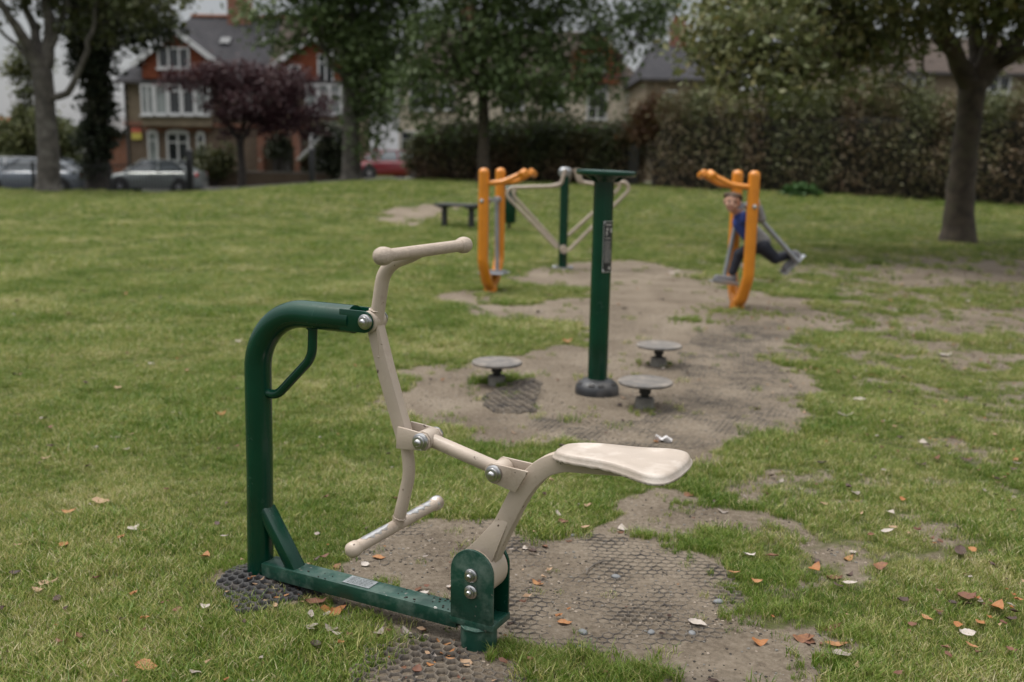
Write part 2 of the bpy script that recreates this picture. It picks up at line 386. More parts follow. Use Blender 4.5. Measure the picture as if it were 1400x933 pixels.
    def build(s, name, m, parent=None, bevel=0, smooth=35, label=None, loc=None, segs=2):
        me = bpy.data.meshes.new(name); me.from_pydata(s.v, [], s.f)
        bm = bmesh.new(); bm.from_mesh(me)
        bmesh.ops.remove_doubles(bm, verts=bm.verts, dist=1e-5)
        bmesh.ops.dissolve_degenerate(bm, edges=bm.edges, dist=1e-6)
        bmesh.ops.recalc_face_normals(bm, faces=bm.faces)
        if bevel:
            es = [e for e in bm.edges if len(e.link_faces) == 2 and e.calc_face_angle(0) > .6]
            bmesh.ops.bevel(bm, geom=es, offset=bevel, segments=segs, affect='EDGES', profile=.5, clamp_overlap=True)
        bm.to_mesh(me); bm.free()
        me.polygons.foreach_set('use_smooth', [True] * len(me.polygons))
        me.set_sharp_from_angle(angle=math.radians(smooth))
        me.materials.append(m)
        o = bpy.data.objects.new(name, me); COL.objects.link(o)
        if parent is not None: o.parent = parent
        if loc is not None: o.location = loc
        if label: o['label'] = label
        return o
def np_mesh(name, V, quads, m, parent=None, tone=None, smooth=False):
    """fast mesh from numpy arrays of vertices and quads (or tris); tone: one number per face"""
    me = bpy.data.meshes.new(name)
    V = np.asarray(V, np.float32); Q = np.asarray(quads, np.int32); k = Q.shape[1]
    me.vertices.add(len(V)); me.vertices.foreach_set('co', V.ravel())
    me.loops.add(Q.size); me.loops.foreach_set('vertex_index', Q.ravel())
    me.polygons.add(len(Q)); me.polygons.foreach_set('loop_start', np.arange(0, Q.size, k, dtype=np.int32))
    me.polygons.foreach_set('loop_total', np.full(len(Q), k, np.int32))
    if smooth: me.polygons.foreach_set('use_smooth', np.ones(len(Q), bool))
    me.update(calc_edges=True)
    if tone is not None:
        a = me.attributes.new('tone', 'FLOAT', 'FACE'); a.data.foreach_set('value', np.asarray(tone, np.float32))
    me.materials.append(m)
    o = bpy.data.objects.new(name, me); COL.objects.link(o)
    if parent is not None: o.parent = parent
    return o
def copy_tree(o, parent=None):
    c = o.copy(); COL.objects.link(c)
    if parent is not None: c.parent = parent
    for ch in list(o.children): copy_tree(ch, c)
    return c
# ------------------------------------------------------------------ ground, road, kerb
def spaced(a, b, dense0, dense1, step, grow):
    xs = list(np.arange(dense0, dense1, step))
    x = dense1; s = step
    while x < b: xs.append(x); s = min(s * grow, 12); x += s
    xs.append(b)
    x = dense0; s = step; lo = []
    while True:
        s = min(s * grow, 12); x -= s
        if x <= a: break
        lo.append(x)
    lo.append(a)
    return np.array(lo[::-1] + xs)
gx = spaced(-260, 260, -4.2, 5.2, .042, 1.05)
gy = spaced(-40, 420, 1.6, 9.5, .042, 1.05)
GX, GY = np.meshgrid(gx, gy, indexing='ij')
GZ = terrain(GX, GY)
DM = dirt(GX, GY)
nxg, nyg = GX.shape
idx = np.arange(nxg * nyg).reshape(nxg, nyg)
quads = np.stack([idx[:-1, :-1], idx[1:, :-1], idx[1:, 1:], idx[:-1, 1:]], -1).reshape(-1, 4)

def ground_material():
    m = bpy.data.materials.new('lawn_and_bare_soil'); m.use_nodes = True
    nt = m.node_tree; nd = nt.nodes; lk = nt.links; b = nd['Principled BSDF']
    b.inputs['Roughness'].default_value = .95; b.inputs['Specular IOR Level'].default_value = .15
    tc = nd.new('ShaderNodeTexCoord')
    def noise(scale, det=6, ro=.55, dist=0):
        n = nd.new('ShaderNodeTexNoise'); n.inputs['Scale'].default_value = scale; n.inputs['Detail'].default_value = det
        n.inputs['Roughness'].default_value = ro; n.inputs['Distortion'].default_value = dist
        lk.new(tc.outputs['Object'], n.inputs['Vector']); return n.outputs['Fac']
    def ramp(fac, stops):
        r = nd.new('ShaderNodeValToRGB'); e = r.color_ramp.elements
        while len(e) < len(stops): e.new(.5)
        for i, (p, c) in enumerate(stops): e[i].position = p; e[i].color = (*c, 1)
        lk.new(fac, r.inputs['Fac']); return r.outputs['Color']
    def mix(f, a, c, mode='MIX'):
        x = nd.new('ShaderNodeMixRGB'); x.blend_type = mode
        if isinstance(f, float): x.inputs['Fac'].default_value = f
        else: lk.new(f, x.inputs['Fac'])
        lk.new(a, x.inputs['Color1']); lk.new(c, x.inputs['Color2']); return x.outputs['Color']
    g1 = ramp(noise(.33, 5, .6), [(.33, (.042, .080, .009)), (.5, (.073, .102, .015)), (.68, (.118, .117, .028))])
    g2 = ramp(noise(9, 6, .7), [(.3, (.036, .062, .007)), (.52, (.064, .088, .013)), (.75, (.105, .102, .028))])
    grass = mix(.5, g1, g2)
    s1 = ramp(noise(1.6, 8, .65), [(.36, (.088, .067, .047)), (.5, (.172, .139, .103)), (.62, (.25, .208, .158))])
    s2 = ramp(noise(42, 6, .7), [(.34, (.076, .058, .042)), (.5, (.172, .140, .105)), (.66, (.28, .236, .185))])
    thatch = ramp(noise(70, 5, .7), [(.42, (.040, .032, .020)), (.60, (.075, .088, .026))])
    grass = mix(.5, grass, thatch)
    soil = mix(.5, s1, s2)
    vo = nd.new('ShaderNodeTexVoronoi'); vo.inputs['Scale'].default_value = 55; lk.new(tc.outputs['Object'], vo.inputs['Vector'])
    peb = nd.new('ShaderNodeMapRange'); peb.inputs['From Min'].default_value = .16; peb.inputs['From Max'].default_value = .12
    lk.new(vo.outputs['Distance'], peb.inputs['Value'])
    pm = nd.new('ShaderNodeMath'); pm.operation = 'MULTIPLY'; lk.new(peb.outputs['Result'], pm.inputs[0])
    gate = nd.new('ShaderNodeMapRange'); gate.inputs['From Min'].default_value = .58; gate.inputs['From Max'].default_value = .66
    lk.new(noise(7, 3), gate.inputs['Value']); lk.new(gate.outputs['Result'], pm.inputs[1])
    col3 = nd.new('ShaderNodeRGB'); col3.outputs[0].default_value = (.24, .225, .205, 1)
    soil = mix(pm.outputs[0], soil, col3.outputs[0])
    at_ = nd.new('ShaderNodeAttribute'); at_.attribute_name = 'dirt'
    ad = nd.new('ShaderNodeMath'); ad.operation = 'ADD'; lk.new(at_.outputs['Fac'], ad.inputs[0])
    sub = nd.new('ShaderNodeMapRange'); sub.inputs['To Min'].default_value = -.28; sub.inputs['To Max'].default_value = .28
    lk.new(noise(17, 7, .75), sub.inputs['Value']); lk.new(sub.outputs['Result'], ad.inputs[1])
    mk = nd.new('ShaderNodeMapRange'); mk.inputs['From Min'].default_value = .3; mk.inputs['From Max'].default_value = .6
    lk.new(ad.outputs[0], mk.inputs['Value'])
    lk.new(mix(mk.outputs['Result'], grass, soil), b.inputs['Base Color'])
    bp = nd.new('ShaderNodeBump'); bp.inputs['Strength'].default_value = 1.0; bp.inputs['Distance'].default_value = .016
    lk.new(noise(60, 8, .7), bp.inputs['Height']); lk.new(bp.outputs['Normal'], b.inputs['Normal'])
    return m
ground = np_mesh('ground', np.stack([GX, GY, GZ], -1).reshape(-1, 3), quads, ground_material(), smooth=True)
a = ground.data.attributes.new('dirt', 'FLOAT', 'POINT'); a.data.foreach_set('value', DM.ravel().astype(np.float32))
tag(ground, 'worn park lawn with bare trodden soil patches', 'ground', kind='structure')

def strip(name, x0, x1, y0, y1, dz, m, nx=60, ny=4, kind='structure'):
    X, Y = np.meshgrid(np.linspace(x0, x1, nx), np.linspace(y0, y1, ny), indexing='ij')
    Z = terrain(X, Y) + dz
    i = np.arange(nx * ny).reshape(nx, ny)
    q = np.stack([i[:-1, :-1], i[1:, :-1], i[1:, 1:], i[:-1, 1:]], -1).reshape(-1, 4)
    o = np_mesh(name, np.stack([X, Y, Z], -1).reshape(-1, 3), q, m, smooth=True)
    tag(o, kind=kind); return o
road = strip('road', -90, 60, 38.6, 47.2, .006, M['asphalt'], 120, 6)
tag(road, 'asphalt residential road behind the park lawn', 'road')
tag(strip('pavement', -90, 60, 37.0, 38.45, .10, M['paving'], 120, 3), 'paved footway along the park side of the road', 'pavement')
tag(strip('pavement', -90, 60, 47.35, 49.4, .11, M['paving'], 120, 3), 'paved footway along the house side of the road', 'pavement')
for y0, lab in ((38.5, 'park-side stone kerb of the road'), (47.25, 'house-side stone kerb of the road')):
    mb = MB(); xs = np.linspace(-90, 60, 120)
    mb.rect([(x, y0, gz(x, y0) + .03) for x in xs], .14, .19, side=(0, 1, 0))
    tag(mb.build('kerb', M['kerbstone']), lab, 'kerb', kind='structure')

# ------------------------------------------------------------------ grass: geometry-node instances of little tufts (one object per kind of turf)
def tuft_mesh(name, n, hmin, hmax, spread, width, m, straw=.2, lean=.55, rng=RNG):
    V = []; Q = []; T = []
    for i in range(n):
        a = rng.random() * 2 * PI; r = spread * math.sqrt(rng.random())
        bx, by = r * math.cos(a), r * math.sin(a)
        h = hmin + (hmax - hmin) * rng.random(); la = rng.random() * 2 * PI; le = h * lean * (.25 + rng.random())
        w = width * (.6 + .7 * rng.random()); wa = rng.random() * PI
        wx, wy = math.cos(wa) * w / 2, math.sin(wa) * w / 2
        dx, dy = math.cos(la) * le, math.sin(la) * le
        o = len(V)
        for f, ww in ((0, 1), (.5, .85), (1, .12)):
            cx = bx + dx * f * f; cy = by + dy * f * f; cz = h * f * (1 - .18 * f) - (.006 if f == 0 else 0)
            V += [(cx - wx * ww, cy - wy * ww, cz), (cx + wx * ww, cy + wy * ww, cz)]
        Q += [(o, o + 1, o + 3, o + 2), (o + 2, o + 3, o + 5, o + 4)]
        t = .66 + .34 * rng.random() if rng.random() < straw else .6 * rng.random()
        T += [t, t]
    me = bpy.data.meshes.new(name)
    me.from_pydata(V, [], Q); at_ = me.attributes.new('tone', 'FLOAT', 'FACE'); at_.data.foreach_set('value', T)
    me.materials.append(m)
    return bpy.data.objects.new(name, me)
def scatter(name, P, rotz, scale, protos, label, cat, m):
    coll = bpy.data.collections.new(name + '_source')
    for p in protos: coll.objects.link(p)
    me = bpy.data.meshes.new(name); me.vertices.add(len(P)); me.vertices.foreach_set('co', np.asarray(P, np.float32).ravel())
    for nm, ty, arr, key in (('rotz', 'FLOAT', rotz, 'value'), ('scl', 'FLOAT', scale, 'value')):
        at_ = me.attributes.new(nm, ty, 'POINT'); at_.data.foreach_set(key, np.asarray(arr, np.float32))
    pick = RNG.integers(0, len(protos), len(P))
    at_ = me.attributes.new('pick', 'INT', 'POINT'); at_.data.foreach_set('value', pick.astype(np.int32))
    o = bpy.data.objects.new(name, me); COL.objects.link(o)
    ng = bpy.data.node_groups.new(name + '_nodes', 'GeometryNodeTree')
    ng.interface.new_socket('Geometry', in_out='INPUT', socket_type='NodeSocketGeometry')
    ng.interface.new_socket('Geometry', in_out='OUTPUT', socket_type='NodeSocketGeometry')
    nd = ng.nodes; lk = ng.links
    gi = nd.new('NodeGroupInput'); go = nd.new('NodeGroupOutput')
    ci = nd.new('GeometryNodeCollectionInfo'); ci.inputs['Collection'].default_value = coll
    ci.inputs['Separate Children'].default_value = True; ci.inputs['Reset Children'].default_value = True
    ip = nd.new('GeometryNodeInstanceOnPoints'); ip.inputs['Pick Instance'].default_value = True
    def na(n, t):
        x = nd.new('GeometryNodeInputNamedAttribute'); x.data_type = t; x.inputs['Name'].default_value = n
        return [s for s in x.outputs if s.enabled and s.name == 'Attribute'][0]
    cx = nd.new('ShaderNodeCombineXYZ'); lk.new(na('rotz', 'FLOAT'), cx.inputs['Z'])
    lk.new(gi.outputs[0], ip.inputs['Points']); lk.new(ci.outputs[0], ip.inputs['Instance'])
    lk.new(na('pick', 'INT'), ip.inputs['Instance Index'])
    er = nd.new('FunctionNodeEulerToRotation'); lk.new(cx.outputs[0], er.inputs[0]); lk.new(er.outputs[0], ip.inputs['Rotation'])
    lk.new(na('scl', 'FLOAT'), ip.inputs['Scale']); lk.new(ip.outputs[0], go.inputs[0])
    md = o.modifiers.new('scatter', 'NODES'); md.node_group = ng
    return tag(o, label, cat, kind='stuff')

turf = [tuft_mesh('turf_tuft', 30, .012, .034, .036, .0023, M['grass'], straw=.20, lean=.8) for _ in range(7)]
turf += [tuft_mesh('turf_tuft', 30, .016, .044, .036, .0026, M['grass'], straw=.10, lean=.75) for _ in range(3)]
P = []; S = []
for y0, y1, dens, sc in ((1.7, 4.6, 2000, 1.0), (4.6, 7.5, 1150, 1.12), (7.5, 12, 520, 1.4), (12, 20, 150, 1.9), (20, 36, 36, 2.6)):
    xm = lambda y: .56 * y + 1.9
    n = int(dens * (y1 - y0) * 2 * xm(y1))
    X = (RNG.random(n) * 2 - 1) * xm(y1); Y = y0 + (y1 - y0) * RNG.random(n)
    keep = np.abs(X) < xm(Y)
    X, Y = X[keep], Y[keep]
    D = dirt(X, Y) + .9 * (fbm(X * 14 + 5, Y * 14, 3) - .5)
    patch = .25 + .75 * ss(.3, .6, fbm(X * 2.3 + 31, Y * 2.3, 3))
    keep = (RNG.random(len(X)) < np.clip(1.02 - 1.45 * D, .012, 1)) & (RNG.random(len(X)) < patch + .45)
    X, Y, D = X[keep], Y[keep], D[keep]
    Z = terrain(X, Y)
    P.append(np.stack([X, Y, Z], -1)); S.append(sc * (.7 + .6 * RNG.random(len(X))) * (.72 + .5 * ss(.3, .7, fbm(X * 1.9, Y * 1.9, 3))))
P = np.concatenate(P); S = np.concatenate(S)
scatter('grass', P, RNG.random(len(P)) * 6.28, S, turf, 'short mown park grass with straw among it', 'grass', M['grass'])
# longer, greener clumps where feet and mowers do not reach: (pixel u, v, radius m, count, scale)
lush = [tuft_mesh('lush_tuft', 20, .03, .085, .03, .0042, M['grass_tall'], straw=.12, lean=.7) for _ in range(5)]
CL = [(672, 524, .13, 110, .9), (700, 518, .09, 50, .8), (875, 565, .08, 16, .6), (895, 498, .10, 28, .6), (945, 438, .14, 60, .8), (1000, 428, .28, 170, .8), (960, 441, .16, 60, .7),
      (690, 400, .3, 110, .7), (660, 396, .15, 60, .8), (720, 410, .2, 50, .6), (760, 372, .3, 60, .7), (700, 895, .05, 50, .65), (730, 905, .08, 90, .7), (790, 915, .08, 90, .75), (840, 925, .09, 100, .75), (770, 905, .06, 50, .6),
      (880, 925, .06, 50, .7), (430, 790, .06, 30, .5), (540, 815, .09, 50, .55), (520, 805, .06, 30, .6), (330, 770, .12, 110, .6), (430, 850, .10, 80, .7), (470, 855, .09, 80, .7), (380, 868, .12, 100, .65),
      (500, 890, .10, 90, .7), (690, 705, .10, 80, .6), (640, 590, .10, 30, .5), (735, 680, .16, 140, .6), (780, 700, .12, 80, .6), (815, 690, .1, 60, .6), (830, 650, .16, 90, .55), (880, 735, .04, 25, .6), (935, 690, .05, 22, .5), (945, 745, .1, 80, .6),
      (985, 740, .12, 100, .6), (1060, 790, .12, 90, .6), (1040, 840, .09, 80, .6), (1090, 830, .1, 60, .5), (590, 640, .12, 60, .5), (660, 620, .12, 50, .5), (610, 660, .12, 60, .5), (1310, 335, .6, 90, .9), (1095, 262, .4, 30, 1.2), (1160, 440, .3, 60, .7), (1030, 640, .1, 50, .5), (1180, 870, .09, 90, .6), (1160, 920, .1, 90, .7), (1080, 780, .1, 70, .55)]
P = []; S = []
for u, v, r, n, s in CL:
    c = gpx(u, v)
    aa = RNG.random(n) * 2 * PI; rr = r * np.sqrt(RNG.random(n)) * (.4 + 1.0 * RNG.random(n))
    X = c.x + rr * np.cos(aa) * 1.5 + (RNG.random(n) - .5) * r * .9; Y = c.y + rr * np.sin(aa) + (RNG.random(n) - .5) * r * .9
    kp = fbm(X * 9, Y * 9, 2) > .36; X, Y = X[kp], Y[kp]; n = len(X)
    P.append(np.stack([X, Y, terrain(X, Y)], -1)); S.append(s * (.45 + .6 * RNG.random(n)))
P = np.concatenate(P); S = np.concatenate(S)
scatter('grass', P, RNG.random(len(P)) * 6.28, S, lush, 'longer bright green grass clumps around posts and mats', 'grass', M['grass_tall'])

# odd taller tufts through the turf
n = 900; Y = 1.8 + RNG.random(n) ** 1.2 * 9; X = (RNG.random(n) * 2 - 1) * (.56 * Y + .8)
keep = (dirt(X, Y) < .6) & (fbm(X * 2.6 + 20, Y * 2.6, 3) > .5); X, Y = X[keep], Y[keep]
scatter('grass', np.stack([X, Y, terrain(X, Y)], -1), RNG.random(len(X)) * 6.28, .45 + .4 * RNG.random(len(X)), [tuft_mesh('odd_tuft', 14, .03, .085, .025, .0036, M['grass_tall'], straw=.25, lean=.8) for _ in range(4)], 'scattered taller grass tufts standing above the mown turf', 'grass', None)
# brown scraps of broken leaves and bark lying between the blades
def scrap_mesh(seed, m):
    r = np.random.default_rng(seed); n = 7; V = []; 
    for i in range(n):
        a = 2 * PI * i / n; q = .55 + .6 * r.random(); V.append((q * math.cos(a), .55 * q * math.sin(a), .25 + .5 * r.random()))
    V.append((0, 0, .15)); me = bpy.data.meshes.new('scrap'); me.from_pydata(V, [], [(i, (i + 1) % n, n) for i in range(n)])
    at_ = me.attributes.new('tone', 'FLOAT', 'FACE'); at_.data.foreach_set('value', [r.random()] * n); me.materials.append(m); return bpy.data.objects.new('scrap', me)
n = 9000; Y = 1.8 + RNG.random(n) ** 1.3 * 12; X = (RNG.random(n) * 2 - 1) * (.56 * Y + .8)
wgt = .10 + .75 * ss(.4, 2.2, X - .1 * Y) + 1.0 * np.exp(-((X + .35) ** 2 + (Y - 2.9) ** 2) / .35)
keep = RNG.random(n) < wgt * (.3 + ss(.42, .62, fbm(X * 2.2, Y * 2.2, 3))); X, Y = X[keep], Y[keep]
scatter('leaf_litter', np.stack([X, Y, terrain(X, Y) + .006 + .014 * (dirt(X, Y) < .4)], -1), RNG.random(len(X)) * 6.28, (.005 + .013 * RNG.random(len(X)) ** 2) * (1 + .05 * Y), [scrap_mesh(5 + i, LF[k]) for i, k in enumerate(('brown', 'dark', 'tan', 'brown', 'dark', 'grey', 'orange'))], 'brown scraps of broken leaves between the grass blades', 'leaf litter', None)
# loose grit and soil crumbs on the trodden ground
def grit_mesh(seed, m):
    r = np.random.default_rng(seed); bm = bmesh.new(); bmesh.ops.create_icosphere(bm, subdivisions=1, radius=1)
    for v in bm.verts: v.co = v.co * (.7 + .6 * r.random()); v.co.z *= .6
    me = bpy.data.meshes.new('grit'); bm.to_mesh(me); bm.free(); me.materials.append(m); return bpy.data.objects.new('grit', me)
n = 110000; X = RNG.random(n) * 6.5 - 2.2; Y = 2 + RNG.random(n) ** 1.5 * 8
keep = (dirt(X, Y) > .55) & (RNG.random(n) < .25 + .9 * ss(.4, .62, fbm(X * 4, Y * 4, 3))); X, Y = X[keep], Y[keep]
scatter('gravel', np.stack([X, Y, terrain(X, Y) + .0005], -1), RNG.random(len(X)) * 6.28, .0012 + .0055 * RNG.random(len(X)) ** 3.5, [grit_mesh(1, M['stone_tan']), grit_mesh(2, M['speck']), grit_mesh(3, M['speck']), grit_mesh(4, M['concrete'])], 'loose grit and soil crumbs on the trodden ground', 'gravel', None)
# ------------------------------------------------------------------ rubber ring matting, part sunk in the soil
def ring_mat(name, poly, ang, pitch, expose, label, wall=.0048, extra=None, m=None, seed=0, lift=0.0):
    """hexagonal net of rubber walls clipped to a ground polygon; extra(x, y) lifts it"""
    P = np.asarray(poly); c = P.mean(0); R = np.hypot(*(P - c).T).max() + pitch
    ca, sa = math.cos(ang), math.sin(ang)
    a = pitch / math.sqrt(3); V = {}; E = set()
    n = int(R / pitch) + 2; m_ = int(R / (1.5 * a)) + 2
    def key(x, y): return (round(x / (pitch * .1)), round(y / (pitch * .1)))
    for j in range(-m_, m_ + 1):
        for i in range(-n, n + 1):
            cx = pitch * (i + .5 * (j & 1)); cy = 1.5 * a * j
            w = c + np.array([ca * cx - sa * cy, sa * cx + ca * cy])
            if poly_sd(P, np.array([w[0]]), np.array([w[1]]))[0] < 0: continue
            ks = []
            for k in range(6):
                t = PI / 6 + k * PI / 3; x, y = cx + a * math.cos(t), cy + a * math.sin(t)
                kk = key(x, y); V.setdefault(kk, (x, y)); ks.append(kk)
            for k in range(6): E.add(tuple(sorted((ks[k], ks[(k + 1) % 6]))))
    Vl = list(V); ix = {k: i for i, k in enumerate(Vl)}
    xy = np.array([V[k] for k in Vl]); wx = c[0] + ca * xy[:, 0] - sa * xy[:, 1]; wy = c[1] + sa * xy[:, 0] + ca * xy[:, 1]
    wx += (fbm(wx * 8 + seed, wy * 8, 2) - .5) * .022; wy += (fbm(wx * 8 + seed + 50, wy * 8, 2) - .5) * .022
    h = terrain(wx, wy) + expose * (fbm(wx * 5 + seed, wy * 5, 3) - .33) * 2.2 + (fbm(wx * 37, wy * 37, 2) - .5) * .006 + lift
    h = np.minimum(h, terrain(wx, wy) + .02 + lift)
    if extra is not None: h = h + extra(wx, wy)
    vs = []; fs = []
    for k0, k1 in E:
        i, j = ix[k0], ix[k1]
        p = np.array([wx[i], wy[i]]); q = np.array([wx[j], wy[j]]); d = q - p; L = np.hypot(*d) + 1e-9; d /= L
        nn = np.array([-d[1], d[0]]) * wall / 2; o = len(vs)
        mid = (p + q) / 2; hm = (h[i] + h[j]) / 2 - .002
        for pt, hh in ((p, h[i]), (mid, hm), (q, h[j])):
            for s, dz in ((-1.25, -.016), (-.7, 0), (.7, 0), (1.25, -.016)):
                vs.append((pt[0] + nn[0] * s, pt[1] + nn[1] * s, hh + dz))
        for r in range(2):
            for k in range(3): fs.append((o + 4 * r + k, o + 4 * r + k + 1, o + 4 * (r + 1) + k + 1, o + 4 * (r + 1) + k))
    o = np_mesh(name, np.array(vs), np.array(fs), m or M['mat_rubber'], smooth=True)
    return tag(o, label, 'rubber mat', 'rubber ring mats let into the ground')
A0 = onz(356, 797); DIRA = math.atan2(-.457, .889)
ring_mat('rubber_mat', poly_px([(685, 722), (850, 738), (960, 762), (1003, 792), (1012, 838), (990, 868), (880, 885), (800, 890), (700, 868), (690, 800)]), -.05, .036, .009, 'sunken rubber ring mat in the soil right of the green seat post', seed=3)
ring_mat('rubber_mat', poly_px([(500, 890), (560, 872), (650, 888), (700, 892), (760, 960), (700, 1000), (480, 1000), (490, 930)]), -.35, .038, .017, 'dark rubber ring mat with open cells in front of the green seat post', seed=11)
ring_mat('rubber_mat', poly_px([(505, 735), (590, 712), (690, 716), (690, 740), (640, 758), (520, 772), (470, 765)]), .15, .036, .008, 'rubber ring mat showing through the soil under the cream foot bar', seed=17)
ring_mat('rubber_mat', poly_px([(690, 590), (830, 612), (960, 612), (1060, 585), (1105, 545), (1060, 500), (960, 520), (880, 575), (760, 575), (620, 572), (600, 580)]), .1, .038, .008, 'wide rubber ring mat in the soil around the three step discs', seed=23)
ring_mat('rubber_mat', poly_px([(930, 520), (1070, 500), (1120, 470), (1060, 440), (960, 450), (930, 480)]), .3, .038, .006, 'rubber ring mat in the soil right of the farthest step disc', seed=29)
cm = onz(735, 528)
ring_mat('rubber_mat', poly_px([(662, 548), (692, 526), (738, 529), (727, 566), (672, 566)]), .9, .055, .009, 'curled up dark corner of a rubber ring mat beside the leftmost step disc', m=M['mat_rubber'], seed=31, lift=.012,
         wall=.007, extra=lambda x, y: .05 * ss(-.22, .05, (x - cm[0]) * .9 - np.abs(y - cm[1]) * .2))
ring_mat('rubber_mat', poly_px([(302, 812), (322, 786), (370, 782), (425, 795), (440, 812), (400, 828), (330, 842)]), .4, .034, .012, 'small black rubber mat heaped around the foot of the tall green post', m=M['rubber'], seed=37, lift=.012, wall=.008)
def bolt(mb, c, ax, r=.022, h=.022):
    """big round washer, rim and dome nut"""
    mb.lathe([(0, -.004), (r * 1.1, -.004), (r * 1.12, 0), (r * 1.08, h * .22), (r * .92, h * .34), (r * .82, h * .36), (r * .80, h * .62), (r * .66, h * .66), (r * .50, h * .66), (r * .47, h * .84), (r * .36, h * .96), (r * .2, h * 1.0), (0, h * 1.01)], c, ax, 28)
# ------------------------------------------------------------------ the rowing rider in front
rider = thing('rider_machine', (A0[0], A0[1], 0), DIRA, 'green and cream pull rider exercise machine standing closest on the grass', 'exercise machine')
r0 = .0445
mb = MB(); mb.tube(fillet([(0, 0, -.06), (.012, 0, .40), (.020, 0, .963), (.415, 0, .965)], [0, 0, .205, 0], 18), r0, 36)
frame = mb.build('post', M['green'], rider, smooth=50)
mb = MB(); mb.tube(fillet([(.250, 0, .93), (.245, 0, .825), (.095, 0, .680), (.03, 0, .688)], [0, .09, .06, 0], 10), .0155, 18)
mb.build('hook_bar', M['green'], rider)
# fork that holds the lever
for sgn in (-1, 1):
    y0 = sgn * .036; mb = MB()
    pl = [(.385, .933), (.475, .933)] + [(.475 + .034 * math.sin(t), .967 - .034 * math.cos(t)) for t in np.linspace(0.15, PI - .15, 12)] + [(.475, 1.001), (.385, 1.001)]
    mb.prism(pl, y0 - .0045, y0 + .0045, lambda p, q, t: (p, t, q))
    mb.build('fork_plate', M['green'], rider, bevel=.002)
mb = MB(); bolt(mb, (.484, -.042, .969), (0, -1, 0), .0215); mb.build('pivot_bolt', M['steel'], rider)
mb = MB(); bolt(mb, (.484, .042, .969), (0, 1, 0), .0215); mb.build('pivot_bolt', M['steel'], rider)
# lever: round top tube, flat middle, round lower tube
uq = fillet([(.494, 0, .955), (.527, 0, 1.142), (.664, 0, 1.191)], [0, .10, 0], 14)
mb = MB(); mb.tube(uq[:-1] + [uq[-2].lerp(uq[-1], .5), uq[-1]], [.0215] * (len(uq) - 1) + [.0205, .0155], 24)
up = mb.build('upper_lever', M['cream'], rider)
mb = MB(); mb.rect([(.492, 0, 1.0), (.493, 0, .95), (.530, 0, .82), (.598, 0, .62), (.606, 0, .585)], .038, [.03, .046, .048, .046, .044])
mb.lathe([(0, -.030), (.031, -.030), (.033, -.026), (.033, .026), (.031, .030), (0, .030)], (.484, 0, .967), (0, 1, 0), 28)
lev = mb.build('main_lever', M['cream'], rider, bevel=.006)
mb = MB(); mb.ball((.516, -.0185, .86), .004, 8); mb.tube([(.511, -.018, .98), (.513, -.0195, .93), (.516, -.019, .862)], [.005, .003, .0015], 8)
mb.build('weld_seam', M['cream'], lev)
mb = MB(); mb.tube(fillet([(.604, 0, .60), (.618, 0, .50), (.572, 0, .325)], [0, .2, 0], 10), .0195, 24)
mb.build('lower_lever', M['cream'], rider)
def weld(c, ax, r, th, par, m):
    """an uneven weld bead round a joint"""
    q = Vector(ax).normalized().to_track_quat('Z', 'Y'); P_ = [Vector(c) + q @ Vector((r * math.cos(t), r * math.sin(t), .0012 * math.sin(t * 9))) for t in np.linspace(0, 2 * PI, 41)]
    mb = MB(); mb.tube(P_, [th * (1 + .25 * math.sin(i * 2.4)) for i in range(41)], 8); return mb.build('weld_bead', m, par, smooth=60)
weld((.5795, 0, .348), (-.046, 0, -.175), .0193, .0026, rider, M['cream']); weld((.498, 0, 1.000), (.03, 0, .18), .0218, .003, rider, M['cream'])
weld((.247, 0, .921), (0, 0, 1), .0162, .0028, rider, M['green']); weld((.047, 0, .6865), (1, 0, -.05), .0162, .0028, rider, M['green'])
weld((.876, -.012, .0665), (0, 0, 1), .0555, .0035, rider, M['green_worn_sheen'])
# handle bar and foot bar lie across the machine
hb = MB(); hb.tube([(.664, -.20, 1.193), (.664, .235, 1.193)], .0185, 24)
hbo = hb.build('handle_bar', M['cream_grip'], rider)
for y in (-.205, .24):
    mb = MB(); s = 1 if y > 0 else -1
    mb.lathe([(.019, -.030), (.0225, -.024), (.026, -.008), (.0265, .004), (.024, .016), (.017, .024), (.008, .028), (0, .029)], (.664, y, 1.193), (0, s, 0), 28)
    mb.build('end_knob', M['cream_grip'], hbo)
fb = MB(); fb.tube([(.565, -.215, .318), (.565, .235, .318)], .0195, 24)
fbo = fb.build('foot_bar', M['cream'], rider)
for y0, y1 in ((-.185, -.045), (.055, .205)):
    mb = MB(); n = 12
    # bare steel where feet have worn the paint off the top of the bar
    vs = []; fs = []
    for i in range(n + 1):
        for k in range(9):
            f = (k / 8 - .5) * (1.55 + .5 * math.sin(i * 2.1)) * min(1, 4 * i / n + .25, 4 * (n - i) / n + .25)
            vs.append((.565 + .0203 * math.sin(f), y0 + (y1 - y0) * i / n, .318 + .0203 * math.cos(f)))
    for i in range(n):
        for k in range(8): fs.append((i * 9 + k, i * 9 + k + 1, (i + 1) * 9 + k + 1, (i + 1) * 9 + k))
    mb.add(vs, fs); mb.build('worn_tread', M['scuffed'], fbo)
for y, mm in ((-.225, 'cream'), (.245, 'scuffed')):
    mb = MB(); s = 1 if y > 0 else -1
    mb.lathe([(.0195, -.022), (.0235, -.016), (.0245, 0), (.0235, .01), (.017, .018), (.008, .022), (0, .0225)], (.565, y, .318), (0, s, 0), 28)
    mb.build('end_knob', M[mm], fbo, label='end knob rubbed to bare metal' if mm == 'scuffed' else None)
